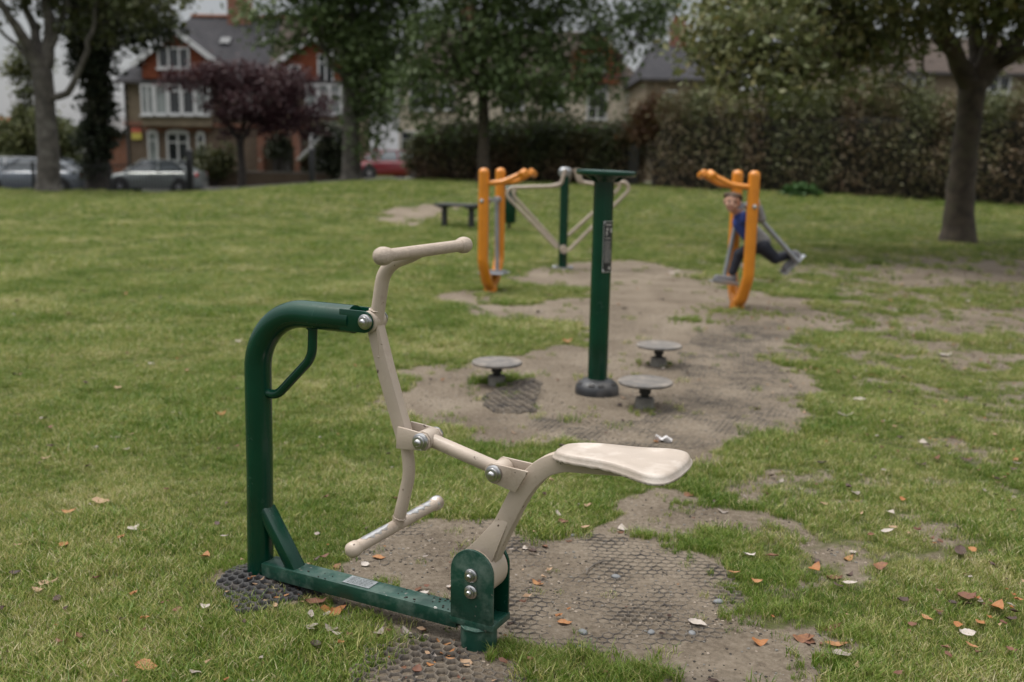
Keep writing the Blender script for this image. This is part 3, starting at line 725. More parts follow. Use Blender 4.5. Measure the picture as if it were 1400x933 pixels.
# elbow bracket, link and second joint
mb = MB()
for sgn in (-1, 1):
    mb.prism([(.592, .585), (.598, .655), (.640, .652), (.700, .645), (.712, .630), (.712, .607), (.700, .594), (.64, .588)], sgn * .036 - .004, sgn * .036 + .004, lambda p, q, t: (p, t, q))
mb.build('joint_bracket', M['cream'], rider, bevel=.002)
mb = MB(); mb.lathe([(0, -.029), (.028, -.029), (.030, -.026), (.030, .026), (.028, .029), (0, .029)], (.684, 0, .621), (0, 1, 0), 28)
mb.lathe([(0, -.029), (.028, -.029), (.030, -.026), (.030, .026), (.028, .029), (0, .029)], (.936, 0, .562), (0, 1, 0), 28)
mb.tube([(.69, 0, .6196), (.93, 0, .5634)], .0215, 24)
lk_ = mb.build('link_bar', M['cream'], rider, bevel=.002)
for x, z in ((.684, .621), (.936, .562)):
    mb = MB(); bolt(mb, (x, -.042, z), (0, -1, 0), .024, .026); mb.build('joint_bolt', M['steel'], rider)
    mb = MB(); bolt(mb, (x, .042, z), (0, 1, 0), .024, .026); mb.build('joint_bolt', M['steel'], rider)
# seat arm
ang = math.atan2(.51 - .30, .97 - .89)
for sgn in (-1, 1):
    mb = MB(); cx, cz = .936, .562
    ring = [(cx + .032 * math.cos(t), cz + .032 * math.sin(t)) for t in np.linspace(PI * .62, PI * 1.55, 12)]
    mb.prism(ring + [(1.005, .515), (1.045, .585)], sgn * .036 - .004, sgn * .036 + .004, lambda p, q, t: (p, t, q))
    mb.build('link_lug', M['cream'], rider, bevel=.0015)
pts = fillet([(.895, 0, .255), (.928, 0, .345), (1.02, 0, .535), (1.105, 0, .622), (1.42, 0, .632)], [0, .5, .35, .18, 0], 10)
mb = MB(); mb.rect(pts, .044, [.058 if p.x < 1.12 else .058 - .035 * (p.x - 1.12) / .3 for p in pts])
arm = mb.build('seat_arm', M['cream'], rider, bevel=.004)
mb = MB(); mb.lathe([(0, -.043), (.070, -.043), (.073, -.040), (.073, .040), (.070, .043), (0, .043)], (.872, 0, .240), (0, 1, 0), 48)
mb.build('pivot_drum', M['cream'], rider, smooth=40)
for sgn in (-1, 1):
    mb = MB(); y0 = sgn * .032
    # fins that flare from the arm to the drum
    mb.add([(.845, y0 * 1.2, .306), (.93, y0 * 1.2, .285), (.985, sgn * .018, .445), (.945, sgn * .018, .43), (.845, y0 * .9, .306), (.93, y0 * .9, .285), (.985, sgn * .010, .445), (.945, sgn * .010, .43)],
           [(0, 1, 2, 3), (7, 6, 5, 4), (0, 4, 5, 1), (1, 5, 6, 2), (2, 6, 7, 3), (3, 7, 4, 0)])
    mb.build('arm_fin', M['cream'], rider, bevel=.001)
mb = MB(); mb.add([(.825, -.036, .292), (.825, .036, .292), (.955, .02, .425), (.955, -.02, .425), (.835, -.036, .285), (.835, .036, .285), (.962, .02, .418), (.962, -.02, .418)],
                  [(0, 1, 2, 3), (7, 6, 5, 4), (0, 4, 5, 1), (1, 5, 6, 2), (2, 6, 7, 3), (3, 7, 4, 0)])
mb.build('arm_web', M['cream'], rider, bevel=.001)
# seat pad
half = [(1.118, .022), (1.125, .044), (1.15, .062), (1.20, .078), (1.30, .088), (1.36, .106), (1.41, .128), (1.445, .136), (1.472, .122), (1.486, .085), (1.492, .04)]
cm_ = lambda t: Vector((0, 0, 0))
def dense(h, n=5):
    out = []
    P_ = [np.array(h[0])] + [np.array(p) for p in h] + [np.array(h[-1])]
    for i in range(1, len(P_) - 2):
        for k in range(n):
            t = k / n; p0, p1, p2, p3 = P_[i - 1], P_[i], P_[i + 1], P_[i + 2]
            out.append(tuple(.5 * ((2 * p1) + (p2 - p0) * t + (2 * p0 - 5 * p1 + 4 * p2 - p3) * t * t + (3 * p1 - p0 - 3 * p2 + p3) * t ** 3)))
    return out + [h[-1]]
hd = dense(half); outl = hd + [(x, -y) for x, y in hd[::-1]]
mb = MB(); lay = [(1.004, -.003, 0), (1.014, .001, 0), (1.006, .004, .001), (.986, .006, .001), (.978, .014, .002), (.95, .021, .002), (.89, .024, .001), (.6, .023, -.001), (.25, .022, -.002)]
cx = 1.31; nv = len(outl); vs = []; fs = []
for li, (sc, dz, _) in enumerate(lay):
    for j, (x, y) in enumerate(outl):
        edge = .0018 * math.sin(j * 2.7) * (li < 2)
        xx = cx + (x - cx) * sc; yy = y * sc * (1 + edge * 4)
        vs.append((xx, yy, .641 + .006 * math.cos((x - cx) * 9) + .028 * max(0, x - 1.36) + dz + edge))
for li in range(len(lay) - 1):
    for j in range(nv):
        k = (j + 1) % nv; fs.append((li * nv + j, li * nv + k, (li + 1) * nv + k, (li + 1) * nv + j))
fs.append(tuple(range(nv - 1, -1, -1))); fs.append(tuple((len(lay) - 1) * nv + j for j in range(nv)))
mb.add(vs, fs); mb.build('seat', M['cream_pad'], rider, smooth=60)
# green side plates, base and beam
for sgn in (-1, 1):
    y0 = sgn * .0505
    pl = [(.800, .075), (.945, .075), (.945, .245)] + [(.8725 + .0725 * math.cos(t), .245 + .0725 * math.sin(t)) for t in np.linspace(.15, PI - .15, 20)] + [(.800, .245)]
    mb = MB(); mb.prism(pl, y0 - .005, y0 + .005, lambda p, q, t: (p, t, q))
    sp = mb.build('side_plate', M['green_worn_sheen'] if sgn < 0 else M['green'], rider, bevel=.0015)
    for z in (.239, .187):
        mb = MB(); bolt(mb, (.873, y0 + sgn * .006, z), (0, sgn, 0), .0195, .024); mb.build('plate_bolt', M['steel'], sp)
mb = MB(); mb.box((.8725, 0, .082), (.152, .112, .022)); mb.box((.806, 0, .13), (.010, .09, .075))
mb.build('base_block', M['green_worn_sheen'], rider, bevel=.003)
mb = MB(); mb.lathe([(.056, -.06), (.056, .066), (.050, .073), (0, .073)], (.876, -.012, 0), (0, 0, 1), 36)
mb.build('ground_socket', M['green_worn_sheen'], rider)
mb = MB(); mb.box((.425, 0, .070), (.77, .078, .050)); beam = mb.build('base_beam', M['green_worn_sheen'], rider, bevel=.004)
mb = MB(); gp = [(.030, 0, .268), (.150, 0, .088)]
mb.rect([(.034, 0, .280), (.172, 0, .070)], .060, .036)
mb.build('gusset', M['green'], rider, bevel=.006)
mb = MB(); mb.box((.425, 0, .0965), (.105, .056, .002)); pq = mb.build('maker_plate', M['plate'], beam)
mb = MB()
for r_ in range(5):
    x = .385
    while x < .462:
        w = random.uniform(.004, .012); mb.box((x + w / 2, .018 - .009 * r_, .0978), (w, .0025, .0006)); x += w + .003
mb.build('lettering', M['engrave'], pq)
for x, y in ((.378, .023), (.472, .023), (.378, -.023), (.472, -.023)):
    mb = MB(); mb.ball((x, y, .0975), .0028, 8, (1, 1, .6)); mb.build('rivet', M['silver'], pq)
for _ in range(26):
    x = random.choice([random.uniform(.56, .78), random.uniform(.1, .35), random.uniform(.64, .76)])
    mb = MB(); mb.ball((x, random.uniform(-.034, .034), .0965), random.uniform(.0012, .0035), 6, (1.6, 1, .8)); mb.build('soil_crumb', M['speck'], beam)
mb = MB(); mb.ball((.735, -.036, .094), .005, 8, (1.4, .6, 1));
mb.build('bird_dropping', M['dropping'], beam)

# ------------------------------------------------------------------ twister post with its three step discs
tw = gpx(816, 537)
post = thing('twister_post', tw, 0, 'dark green round post with flat grip plate on top and black rubber foot', 'exercise post')
mb = MB(); mb.tube([(0, 0, -.02), (0, 0, 1.345)], .0625, 40); mb.build('post', M['green'], post, smooth=50)
mb = MB(); mb.lathe([(.138, -.01), (.140, .018), (.136, .045), (.122, .068), (.100, .082), (.082, .088), (.070, .090), (.064, .094)], (0, 0, 0), (0, 0, 1), 40)
fo = mb.build('rubber_foot', M['collar'], post, smooth=60)
for a in (-1.95, -1.45, -.6, -2.8, .9, 2.2):
    q = Matrix.Rotation(a, 3, 'Z'); mb = MB(); mb.box(q @ Vector((.116, 0, .066)), (.022, .040, .020), q @ Matrix.Rotation(.8, 3, 'Y')); mb.build('bolt_recess', M['rubber'], fo, bevel=.004)
mb = MB(); tl = Matrix.Rotation(math.radians(1.6), 3, 'Y')
n0 = len(mb.v); mb.lathe([(0, -.010), (.160, -.010), (.160, -.018), (.172, -.020), (.182, -.014), (.186, -.002), (.182, .010), (.172, .014), (.162, .012), (.150, .006), (0, .006)], (0, 0, 0), (0, 0, 1), 48)
mb.v = [tuple(tl @ Vector(p) + Vector((.012, 0, 1.385))) for p in mb.v]
mb.build('grip_plate', M['green'], post, smooth=45)
mb = MB()
for a in (-2.4, -.35, 1.6):
    d = Vector((math.cos(a), math.sin(a), 0))
    mb.tube(fillet([d * .15 + Vector((0, 0, 1.372)), d * .085 + Vector((0, 0, 1.335)), d * .05 + Vector((0, 0, 1.335))], .02, 4), .009, 12)
mb.lathe([(.066, -.01), (.075, 0), (.11, .022), (.12, .034), (.06, .036)], (0, 0, 1.338), (0, 0, 1), 32)
mb.build('plate_bracket', M['green'], post)
# curved instruction plate on the post
def curved(mb, r, a0, a1, z0, z1, th=.002, n=10):
    vs = []; fs = []
    for i in range(n + 1):
        a = a0 + (a1 - a0) * i / n
        for rr, z in ((r, z0), (r + th, z0), (r + th, z1), (r, z1)): vs.append((rr * math.sin(a), -rr * math.cos(a), z))
    for i in range(n):
        for k in range(4): fs.append((i * 4 + k, i * 4 + (k + 1) % 4, (i + 1) * 4 + (k + 1) % 4, (i + 1) * 4 + k))
    fs += [(0, 1, 2, 3), (n * 4 + 3, n * 4 + 2, n * 4 + 1, n * 4)]
    mb.add(vs, fs)
zt, zb = 1.09, .78
mb = MB(); curved(mb, .0625, .02, 1.22, zb, zt, .0025); sg = mb.build('instruction_plate', M['plaque'], post, smooth=50)
mb = MB(); curved(mb, .0640, .01, .06, zb - .003, zt + .003, .003); curved(mb, .0640, .0605, 1.24, zt - .002, zt + .003, .003); curved(mb, .064, .0605, 1.24, zb - .003, zb + .002, .003)
for z in (zb + .008, zt - .008):
    mb.ball((.066 * math.sin(.10), -.066 * math.cos(.10), z), .006, 10)
mb.build('plate_border', M['silver'], sg)
mb = MB()
for b_ in ((.30, .52, 1.035, 1.050), (.28, .42, 1.005, 1.028), (.75, 1.02, 1.022, 1.048)): mb = MB(); curved(mb, .0652, *b_, .0008, 3); mb.build('pictogram', M['print'], sg)
for b_ in ((.26, .9, 1.066, 1.074), (.2, .8, .985, .990)): mb = MB(); curved(mb, .0652, *b_, .0008, 5); mb.build('text_line', M['print'], sg)
for r_ in range(13):
    z = .965 - r_ * .0105; x = .2
    x1 = random.uniform(.7, 1.1); mb = MB(); curved(mb, .0652, x, x1, z, z + .0032, .0008, 6); mb.build('text_line', M['print'], sg)
mb = MB(); curved(mb, .0652, .65, .92, .795, .812, .0008, 3); mb.build('pictogram', M['print'], sg)

def step_disc(pos, label, rad=.165, top=.150):
    t = thing('step_disc', pos, random.random() * 6, label, 'step disc', 'twister step discs around the green post')
    mb = MB(); mb.lathe([(0, -.016), (rad * .6, -.016), (rad * .97, -.012), (rad, -.004), (rad * .992, .004), (rad * .95, .008), (rad * .93, .006), (0, .007)], (0, 0, top), (0, 0, 1), 44)
    mb.build('disc', M['disc'], t, smooth=40)
    mb = MB(); mb.lathe([(.026, .05), (.026, .082), (.036, .088), (.036, .112), (.030, .118), (.034, .124), (.034, top - .016), (0, top - .016)], (0, 0, 0), (0, 0, 1), 24)
    mb.build('spindle', M['black_iron'], t)
    mb = MB(); mb.lathe([(.060, -.03), (.056, .055), (.050, .062), (0, .064)], (0, 0, 0), (0, 0, 1), 28)
    mb.build('concrete_foot', M['concrete'], t)
    return t
step_disc(gpx(679, 526), 'dark round step disc on short stem over grass, left of green post')
step_disc(gpx(900, 500), 'dark round step disc right of green post, farther back of the two there')
step_disc(gpx(881, 557), 'dark round step disc right of green post, nearer of the two there', top=.158)

# ------------------------------------------------------------------ the two orange air walkers
def air_walker(base, near, far, top, label, swing, hdir):
    """near / far: ground-plan offsets of the two uprights; hdir: the way the handles point"""
    t = thing('air_walker', base, 0, label, 'exercise machine', 'orange air walkers')
    N = Vector((near[0], near[1], 0)); Fv = Vector((far[0], far[1], 0)); h = Vector((hdir[0], hdir[1], 0)).normalized(); ax = (Fv - N).normalized()
    lo = .34
    for P_, nm in ((N, 'near'), (Fv, 'far')):
        mb = MB(); pth = fillet([P_ + Vector((0, 0, top)), P_ + Vector((0, 0, lo)), P_ * .50 + Vector((0, 0, .11)), P_ * .08 + Vector((0, 0, .05))], [0, .20, .14, 0], 10)
        mb.tube(pth, .0565, 28)
        up_ = mb.build('upright', M['orange'], t, smooth=50)
        mb = MB(); mb.lathe([(.0565, 0), (.055, .016), (.045, .034), (.025, .046), (0, .05)], P_ + Vector((0, 0, top)), (0, 0, 1), 28)
        mb.build('cap', M['orange'], up_)
        for s_ in (-1, 1): mb = MB(); bolt(mb, P_ + ax * s_ * .054 + Vector((0, 0, top - .30)), ax * s_, .021, .02); mb.build('axle_bolt', M['steel'], up_)
        hs = P_ + Vector((0, 0, top - .115)); sd = ax * (.03 if nm == 'near' else -.03)
        mb = MB(); e = hs + h * .40 + Vector((0, 0, .115)) + sd * 3
        mb.tube(fillet([hs, hs + h * .20 + Vector((0, 0, .018)) + sd, e], [0, .3, 0], 8), .0275, 20)
        hd_ = mb.build('handle', M['orange'], t)
        cdir = Vector((0, 0, 1)) * .25 + ax * (1 if nm == 'near' else -1); cdir.normalize()
        mb = MB(); mb.lathe([(0, -.070), (.030, -.068), (.038, -.058), (.038, .058), (.030, .068), (0, .070)], e, cdir, 22)
        mb.build('grip', M['orange'], hd_)
        # swinging leg
        piv = P_ + (-ax if nm == 'far' else ax) * .105 + Vector((0, 0, top - .30))
        th = swing[0] if nm == 'near' else swing[1]
        dn = Vector((0, 0, -math.cos(th))) + h * math.sin(th); fw = Vector((0, 0, math.sin(th))) + h * math.cos(th)
        L = .79; end = piv + dn * L
        mb = MB(); mb.tube([piv, end], .023, 20)
        q = (-ax if nm == 'far' else ax)
        mb.lathe([(0, -.055), (.034, -.055), (.036, -.05), (.036, .05), (.034, .055), (0, .055)], piv, ax, 24)
        lg = mb.build('swing_leg', M['galv'], t)
        rot = Matrix((fw, q, -dn)).transposed()
        mb = MB(); mb.box(end + q * .085 + fw * .03 + dn * .008, (.28, .115, .012), rot); mb.box(end + q * .085 + fw * .03 + q * .06 + -dn * .012, (.28, .008, .03), rot)
        fp = mb.build('foot_plate', M['galv'], lg, bevel=.003)
        if nm == 'near': NE = (end.copy(), q.copy(), fw.copy(), dn.copy())
        else: FE = (end.copy(), q.copy(), fw.copy(), dn.copy())
    mb = MB(); mb.lathe([(.075, -.03), (.072, .04), (.060, .085), (.045, .10), (0, .10)], (0, 0, 0), (0, 0, 1), 24)
    mb.build('base_socket', M['orange'], t)
    return t, NE, FE
wr = gpx(1007, 421); wl = gpx(671, 398)
WR, WNE, WFE = air_walker(wr, (.045, -.235), (-.015, .235), 1.335, 'orange air walker ridden by a small child, right of the green post', (math.radians(-45), math.radians(9)), (-.985, -.13))
air_walker(wl, (-.085, -.235), (.085, .235), 1.30, 'empty orange air walker with hanging grey legs, left of the green post', (0.0, 0.02), (.95, -.30))

# ------------------------------------------------------------------ the V-shaped press bench frame behind
vb = gpx(769, 367)
vs_ = thing('press_frame', vb, 0, 'green post with pairs of bent cream tubes forming a wide V', 'exercise machine')
YV = vb.y
def vloc(u, v, dy=0):
    p = at(u, v, YV + dy); return Vector((p[0], p[1], p[2])) - vb
mb = MB(); mb.tube([(0, 0, -.02), (0, 0, 1.25)], .06, 28); mb.build('post', M['green'], vs_)
mb = MB(); mb.lathe([(.10, -.02), (.10, .012), (.065, .016), (0, .016)], (0, 0, 0), (0, 0, 1), 24); bp_ = mb.build('base_plate', M['galv'], vs_)
for s_ in (-1, 1):
    mb = MB(); mb.ball((s_ * .105, -.03, .015), .042, 14, (1, 1, .6)); mb.build('anchor_dome', M['galv'], bp_)
mb = MB(); mb.lathe([(0, -.05), (.07, -.05), (.085, -.02), (.085, .03), (.05, .06), (0, .065)], (0.0, 0, 1.285), (0, 0, 1), 24); mb.build('head_cap', M['galv'], vs_)
for dy, dx in ((-.14, 0), (.14, 9)):
    for sd in (-1, 1):
        if sd < 0:
            px = [(773 + dx * .9, 231), (767 + dx * .95, 252), (752 + dx, 255), (682 + dx * 1.1, 257), (765 - 3 + dx * .4, 340 - dx * .2)]
        else:
            px = [(790 - dx * .5, 231), (795 - dx * .5, 249), (812, 252), (874 - dx * 1.2, 247 - dx * .5), (777, 343 - dx * 2.3)]
        P_ = [vloc(u, v, dy) for u, v in px]
        mb = MB(); mb.tube(fillet(P_, [0, .06, .06, .085, 0], 8), .0225, 16); mb.build('press_arm', M['cream'], vs_)
mb = MB(); mb.lathe([(0, -.20), (.05, -.20), (.05, .20), (0, .20)], vloc(770, 340), (0, 1, 0), 20)
mb.build('pivot_hub', M['cream'], vs_)

# ------------------------------------------------------------------ park bench and litter bin
bb = gpx(626, 302)
be = thing('park_bench', bb, math.radians(-24), 'low dark backless bench on the lawn far behind the empty orange walker', 'bench')
for k in range(3): mb = MB(); mb.box((0, -.14 + .14 * k, .43), (.84, .13, .05)); mb.build('seat_board', M['wood_dark'], be, bevel=.008)
for x in (-.29, .29):
    mb = MB(); mb.box((x, 0, .195), (.08, .11, .42)); mb.box((x, 0, .387), (.10, .40, .035)); mb.build('leg', M['wood_dark'], be, bevel=.006)
bn = gpx(696, 314)
bi = thing('litter_bin', bn, 0, 'dark green litter bin on a post behind the empty orange walker', 'bin')
mb = MB(); mb.tube([(0, .13, -.05), (0, .13, .80)], .03, 16); mb.build('bin_post', M['black_iron'], bi)
mb = MB(); mb.lathe([(0, .14), (.115, .14), (.125, .16), (.132, .70), (.126, .72), (.118, .70), (.11, .30), (0, .30)], (0, -.02, 0), (0, 0, 1), 28); mb.build('bin_body', M['green'], bi)
mb = MB(); mb.lathe([(.136, .76), (.136, .785), (.10, .83), (0, .85)], (0, -.02, 0), (0, 0, 1), 28)
lid = mb.build('bin_lid', M['green'], bi)
for s_ in (-1, 1): mb = MB(); mb.box((s_ * .125, -.02, .735), (.012, .04, .09)); mb.build('lid_bracket', M['green'], lid)

# ------------------------------------------------------------------ the child
YC = wr.y
def cw(u, v, dy=0.0):
    p = at(u, v, YC + dy); return Vector(p)
def capsule(mb, a, b, ra, rb, seg=14):
    a, b = Vector(a), Vector(b); d = (b - a); L = d.length
    if L < 1e-5: mb.ball(a, ra, seg); return
    q = d.to_track_quat('Z', 'Y'); prof = []
    for i in range(5): t = PI / 2 * (1 - i / 4); prof.append((ra * math.cos(t), -ra * math.sin(t)))
    for i in range(5): t = PI / 2 * i / 4; prof.append((rb * math.cos(t), L + rb * math.sin(t)))
    mb.lathe(prof, a, d, seg)
def remeshed(name, mb, m, parent, vox=.006, sm=6, label=None):
    """one continuous skin over overlapping volumes"""
    me = bpy.data.meshes.new(name + '_volumes'); me.from_pydata(mb.v, [], mb.f)
    bm = bmesh.new(); bm.from_mesh(me); bmesh.ops.recalc_face_normals(bm, faces=bm.faces); bm.to_mesh(me); bm.free()
    o = bpy.data.objects.new(name, me); COL.objects.link(o)
    r = o.modifiers.new('r', 'REMESH'); r.mode = 'VOXEL'; r.voxel_size = vox; r.use_smooth_shade = True
    s = o.modifiers.new('s', 'SMOOTH'); s.iterations = sm; s.factor = .5
    dg = bpy.context.evaluated_depsgraph_get(); dg.update()
    me2 = bpy.data.meshes.new_from_object(o.evaluated_get(dg)); me2.name = name
    o.modifiers.clear(); o.data = me2; bpy.data.meshes.remove(me)
    me2.materials.clear(); me2.materials.append(m)
    me2.polygons.foreach_set('use_smooth', [True] * len(me2.polygons))
    if parent is not None: o.parent = parent; o.matrix_parent_inverse = Matrix.Identity(4)
    if label: o['label'] = label
    return o
# joints (world)
head = cw(1001, 277, -.12); neck = cw(1008, 291, -.04); chest = cw(1014, 303, 0); belly = cw(1026, 320, 0); pelvis = cw(1040, 334, 0)
# feet stand on the two foot plates
def plate_top(E, k, up=.02):
    end, q, fw, dn = E; return wr + end + q * .085 + fw * k - dn * up
fR_heel, fR_toe = plate_top(WFE, -.06, .034), plate_top(WFE, .11, .028)
bR_heel, bR_toe = plate_top(WNE, -.05, .034), plate_top(WNE, .12, .028)
ankF = fR_heel + Vector((-.012, 0, .055)); ankB = bR_heel + WNE[2] * .015 - WNE[3] * .055
hipF = pelvis + Vector((-.01, .055, -.02)); hipB = pelvis + Vector((.005, -.055, -.02))
def knee(h, a, fwd, l=.235):
    m_ = (h + a) / 2; d = (a - h); k = max(0, l * l - d.length_squared / 4) ** .5
    f = Vector(fwd); f -= d.normalized() * f.dot(d.normalized()); return m_ + f.normalized() * min(k, .09)
knF = knee(hipF, ankF, (-1, -.1, .3)); knB = knee(hipB, ankB, (-.4, -.1, -1))
shN = chest + Vector((.0, -.105, .035)); shF = chest + Vector((.0, .105, .035))
handN = wr + Vector((.045, -.235, 0)) + Vector((.065, .02, 1.045)); handF = wr + Vector((-.015, .235, .98)) + Vector((.055, -.045, 0))
elN = (shN + handN) / 2 + Vector((.10, -.03, -.06)); elF = (shF + handF) / 2 + Vector((.09, .05, -.10))
mb = MB()
hr = .078
hx = (Vector((0, 0, EYE)) - head); hx.z *= .35; hx.normalize()           # faces the camera
hup = Vector((.14, -.06, 1)).normalized(); hup = (hup - hx * hup.dot(hx)).normalized(); hside = hup.cross(hx)
def hp(s, f, u_): return head + hside * s + hx * f + hup * u_
mb.ball(hp(0, -.008, .016), .074, 22); mb.ball(hp(0, .010, -.030), .058, 20); mb.ball(hp(0, .028, -.060), .036, 16)
capsule(mb, hp(0, .062, .004), hp(0, .084, -.022), .009, .013); mb.ball(hp(-.033, .046, -.030), .026, 12); mb.ball(hp(.033, .046, -.030), .026, 12)
for s_ in (-1, 1): capsule(mb, hp(s_ * .073, -.008, .008), hp(s_ * .070, -.012, -.022), .015, .011)
capsule(mb, hp(0, -.02, -.05), neck, .038, .040); capsule(mb, neck, chest, .042, .07)
capsule(mb, shN, shF, .055, .055); capsule(mb, chest, belly, .088, .085); capsule(mb, belly, pelvis, .085, .088)
for h_, k_, a_ in ((hipF, knF, ankF), (hipB, knB, ankB)):
    capsule(mb, h_, k_, .066, .046); capsule(mb, k_, a_, .046, .030)
for heel, toe, a_ in ((fR_heel, fR_toe, ankF), (bR_heel, bR_toe, ankB)):
    capsule(mb, a_, heel, .030, .026); capsule(mb, heel, toe, .026, .022)
for s_, e_, h_ in ((shN, elN, handN), (shF, elF, handF)):
    capsule(mb, s_, e_, .038, .031); capsule(mb, e_, h_, .031, .022)
    d = (h_ - e_).normalized(); si = d.cross(Vector((0, 0, 1))).normalized(); pa = d.cross(si)
    capsule(mb, h_, h_ + d * .035, .022, .024)
    # four fingers curled round the tube and a thumb
    for k, (o_, L) in enumerate(((-.021, .030), (-.007, .035), (.007, .033), (.021, .025))):
        b0 = h_ + d * .045 + pa * o_; b1 = b0 + d * L * .7 + si * .008; b2 = b1 + si * L * .6 - d * .006
        capsule(mb, b0, b1, .0075, .007, 8); capsule(mb, b1, b2, .007, .006, 8)
    t0 = h_ + d * .012 + pa * .022; t1 = t0 + pa * .018 + d * .016; capsule(mb, t0, t1, .009, .008, 8); capsule(mb, t1, t1 + d * .016 + si * .012, .008, .007, 8)
kid = remeshed('person', mb, M['skin'], None, .005, 5)
tag(kid, 'small child in blue and grey top and navy trousers striding on the orange air walker', 'person')
mb = MB(); capsule(mb, chest + Vector((.006, 0, -.012)), belly, .098, .097); capsule(mb, shN, shF, .064, .064); capsule(mb, neck + Vector((.008, 0, -.022)), chest, .046, .08)
remeshed('shirt_front', mb, M['blue_cloth'], kid, .006, 5)
mb = MB(); capsule(mb, belly + Vector((.000, 0, .015)), pelvis + Vector((0, 0, .012)), .101, .104); capsule(mb, belly + Vector((.01, 0, -.0)), pelvis, .1, .103)
remeshed('shirt_hem', mb, M['grey_cloth'], kid, .006, 5)
for s_, e_, h_ in ((shN, elN, handN), (shF, elF, handF)):
    mb = MB(); w = e_ + (h_ - e_) * .86
    capsule(mb, s_, e_, .051, .041); capsule(mb, e_, w, .041, .033); remeshed('sleeve', mb, M['grey_cloth'], kid, .006, 4)
mb = MB(); capsule(mb, hipF, hipB, .083, .083)
for h_, k_, a_ in ((hipF, knF, ankF), (hipB, knB, ankB)):
    capsule(mb, h_, k_, .077, .057); capsule(mb, k_, a_ + (k_ - a_) * .12, .056, .044)
remeshed('trousers', mb, M['navy_cloth'], kid, .006, 4)
for heel, toe, E in ((fR_heel, fR_toe, WFE), (bR_heel, bR_toe, WNE)):
    mb = MB(); capsule(mb, heel, toe, .041, .037); capsule(mb, heel, heel - E[3] * .035, .041, .038); sh = remeshed('shoe', mb, M['shoe'], kid, .006, 4)
    mb = MB(); dn = E[3]; capsule(mb, heel + dn * .024, toe + dn * .022, .034, .032)
    remeshed('sole', mb, M['sole'], sh, .006, 2)
mb = MB(); mb.ball(hp(0, -.014, .024), .080, 20); 
for k in range(9): mb.ball(hp(.07 * math.sin(k * .78 - 3.1), -.02 + .055 * math.cos(k * .78 - 3.1) * .6, .062 + .012 * math.sin(k * 3)), .03, 10)
hb_ = MB(); hb_.v = []; 
hair = remeshed('hair', mb, M['hair'], kid, .006, 3)
bm = bmesh.new(); bm.from_mesh(hair.data)
dl = []
for v in bm.verts:
    r_ = v.co - head; f_ = r_.dot(hx); u_ = r_.dot(hup); s_ = abs(r_.dot(hside))
    if u_ < .048 - .028 * ss(.02, -.05, f_) - .06 * ss(-.01, -.06, f_) or (u_ < .055 and f_ > .05): dl.append(v)
bmesh.ops.delete(bm, geom=dl, context='VERTS'); bm.to_mesh(hair.data); bm.free()
for s_ in (-1, 1):
    mb = MB(); mb.ball(hp(s_ * .030, .0665, -.002), .0095, 12, (1, 1, .8)); mb.build('eye', M['eye'], kid)
    mb = MB(); capsule(mb, hp(s_ * .018, .072, .018), hp(s_ * .044, .060, .019), .005, .0035, 8); mb.build('eyebrow', M['hair'], kid)
mb = MB(); capsule(mb, hp(-.020, .062, -.050), hp(.020, .062, -.050), .006, .006, 8); capsule(mb, hp(-.012, .066, -.054), hp(.012, .066, -.054), .006, .006, 8)
mb.build('mouth', M['lip'], kid)

# ------------------------------------------------------------------ fallen leaves, pebbles, scraps
def leaf_proto(key, L, W, curl, fold, seed):
    """one dead leaf: pointed blade with midrib fold, curl and wavy rim, and a stalk"""
    r = np.random.default_rng(seed); nu, nv_ = 11, 7; V = []; Q = []
    for i in range(nu):
        t = i / (nu - 1); w = W / 2 * (math.sin(PI * t ** .8) ** .8) * (1 + .10 * math.sin(i * 2.3 + seed)) + .0008
        for j in range(nv_):
            s = j / (nv_ - 1) * 2 - 1
            x = (t - .5) * L; y = s * w
            z = .004 + fold * abs(s) * w + curl * (t - .45) ** 2 * L * 2.2 + .10 * W * math.sin(3 * t + seed) * s * s + .05 * W * math.sin(9 * t + 2 * seed) * abs(s)
            V.append((x, y + .12 * L * (t - .5) ** 2 * math.sin(seed), z))
    for i in range(nu - 1):
        for j in range(nv_ - 1): Q.append((i * nv_ + j, i * nv_ + j + 1, (i + 1) * nv_ + j + 1, (i + 1) * nv_ + j))
    z0 = V[nv_ // 2][2]
    o = len(V); V += [(-L / 2 - .28 * L, .012 * math.sin(seed), z0 + .004), (-L / 2 - .28 * L, .012 * math.sin(seed) + .002, z0 + .005), (-L / 2 + .01, .001, z0 + .001), (-L / 2 + .01, -.001, z0 + .001)]; Q.append((o, o + 1, o + 2, o + 3))
    me = bpy.data.meshes.new('fallen_leaf'); me.from_pydata(V, [], Q)
    a_ = me.attributes.new('tone', 'FLOAT', 'FACE'); base = r.random()
    a_.data.foreach_set('value', np.clip(base + (r.random(len(Q)) - .5) * .35, 0, 1).astype(np.float32))
    me.polygons.foreach_set('use_smooth', [True] * len(Q)); me.materials.append(LF[key])
    return me
LP = {}
for ki, key in enumerate(LF):
    LP[key] = [leaf_proto(key, 1.0, .40 + .1 * k, (.22, .3, .1, .42, .25)[k], (.18, -.22, .3, .2, .1)[k], ki * 10 + k) for k in range(5)]
NLEAF = 0
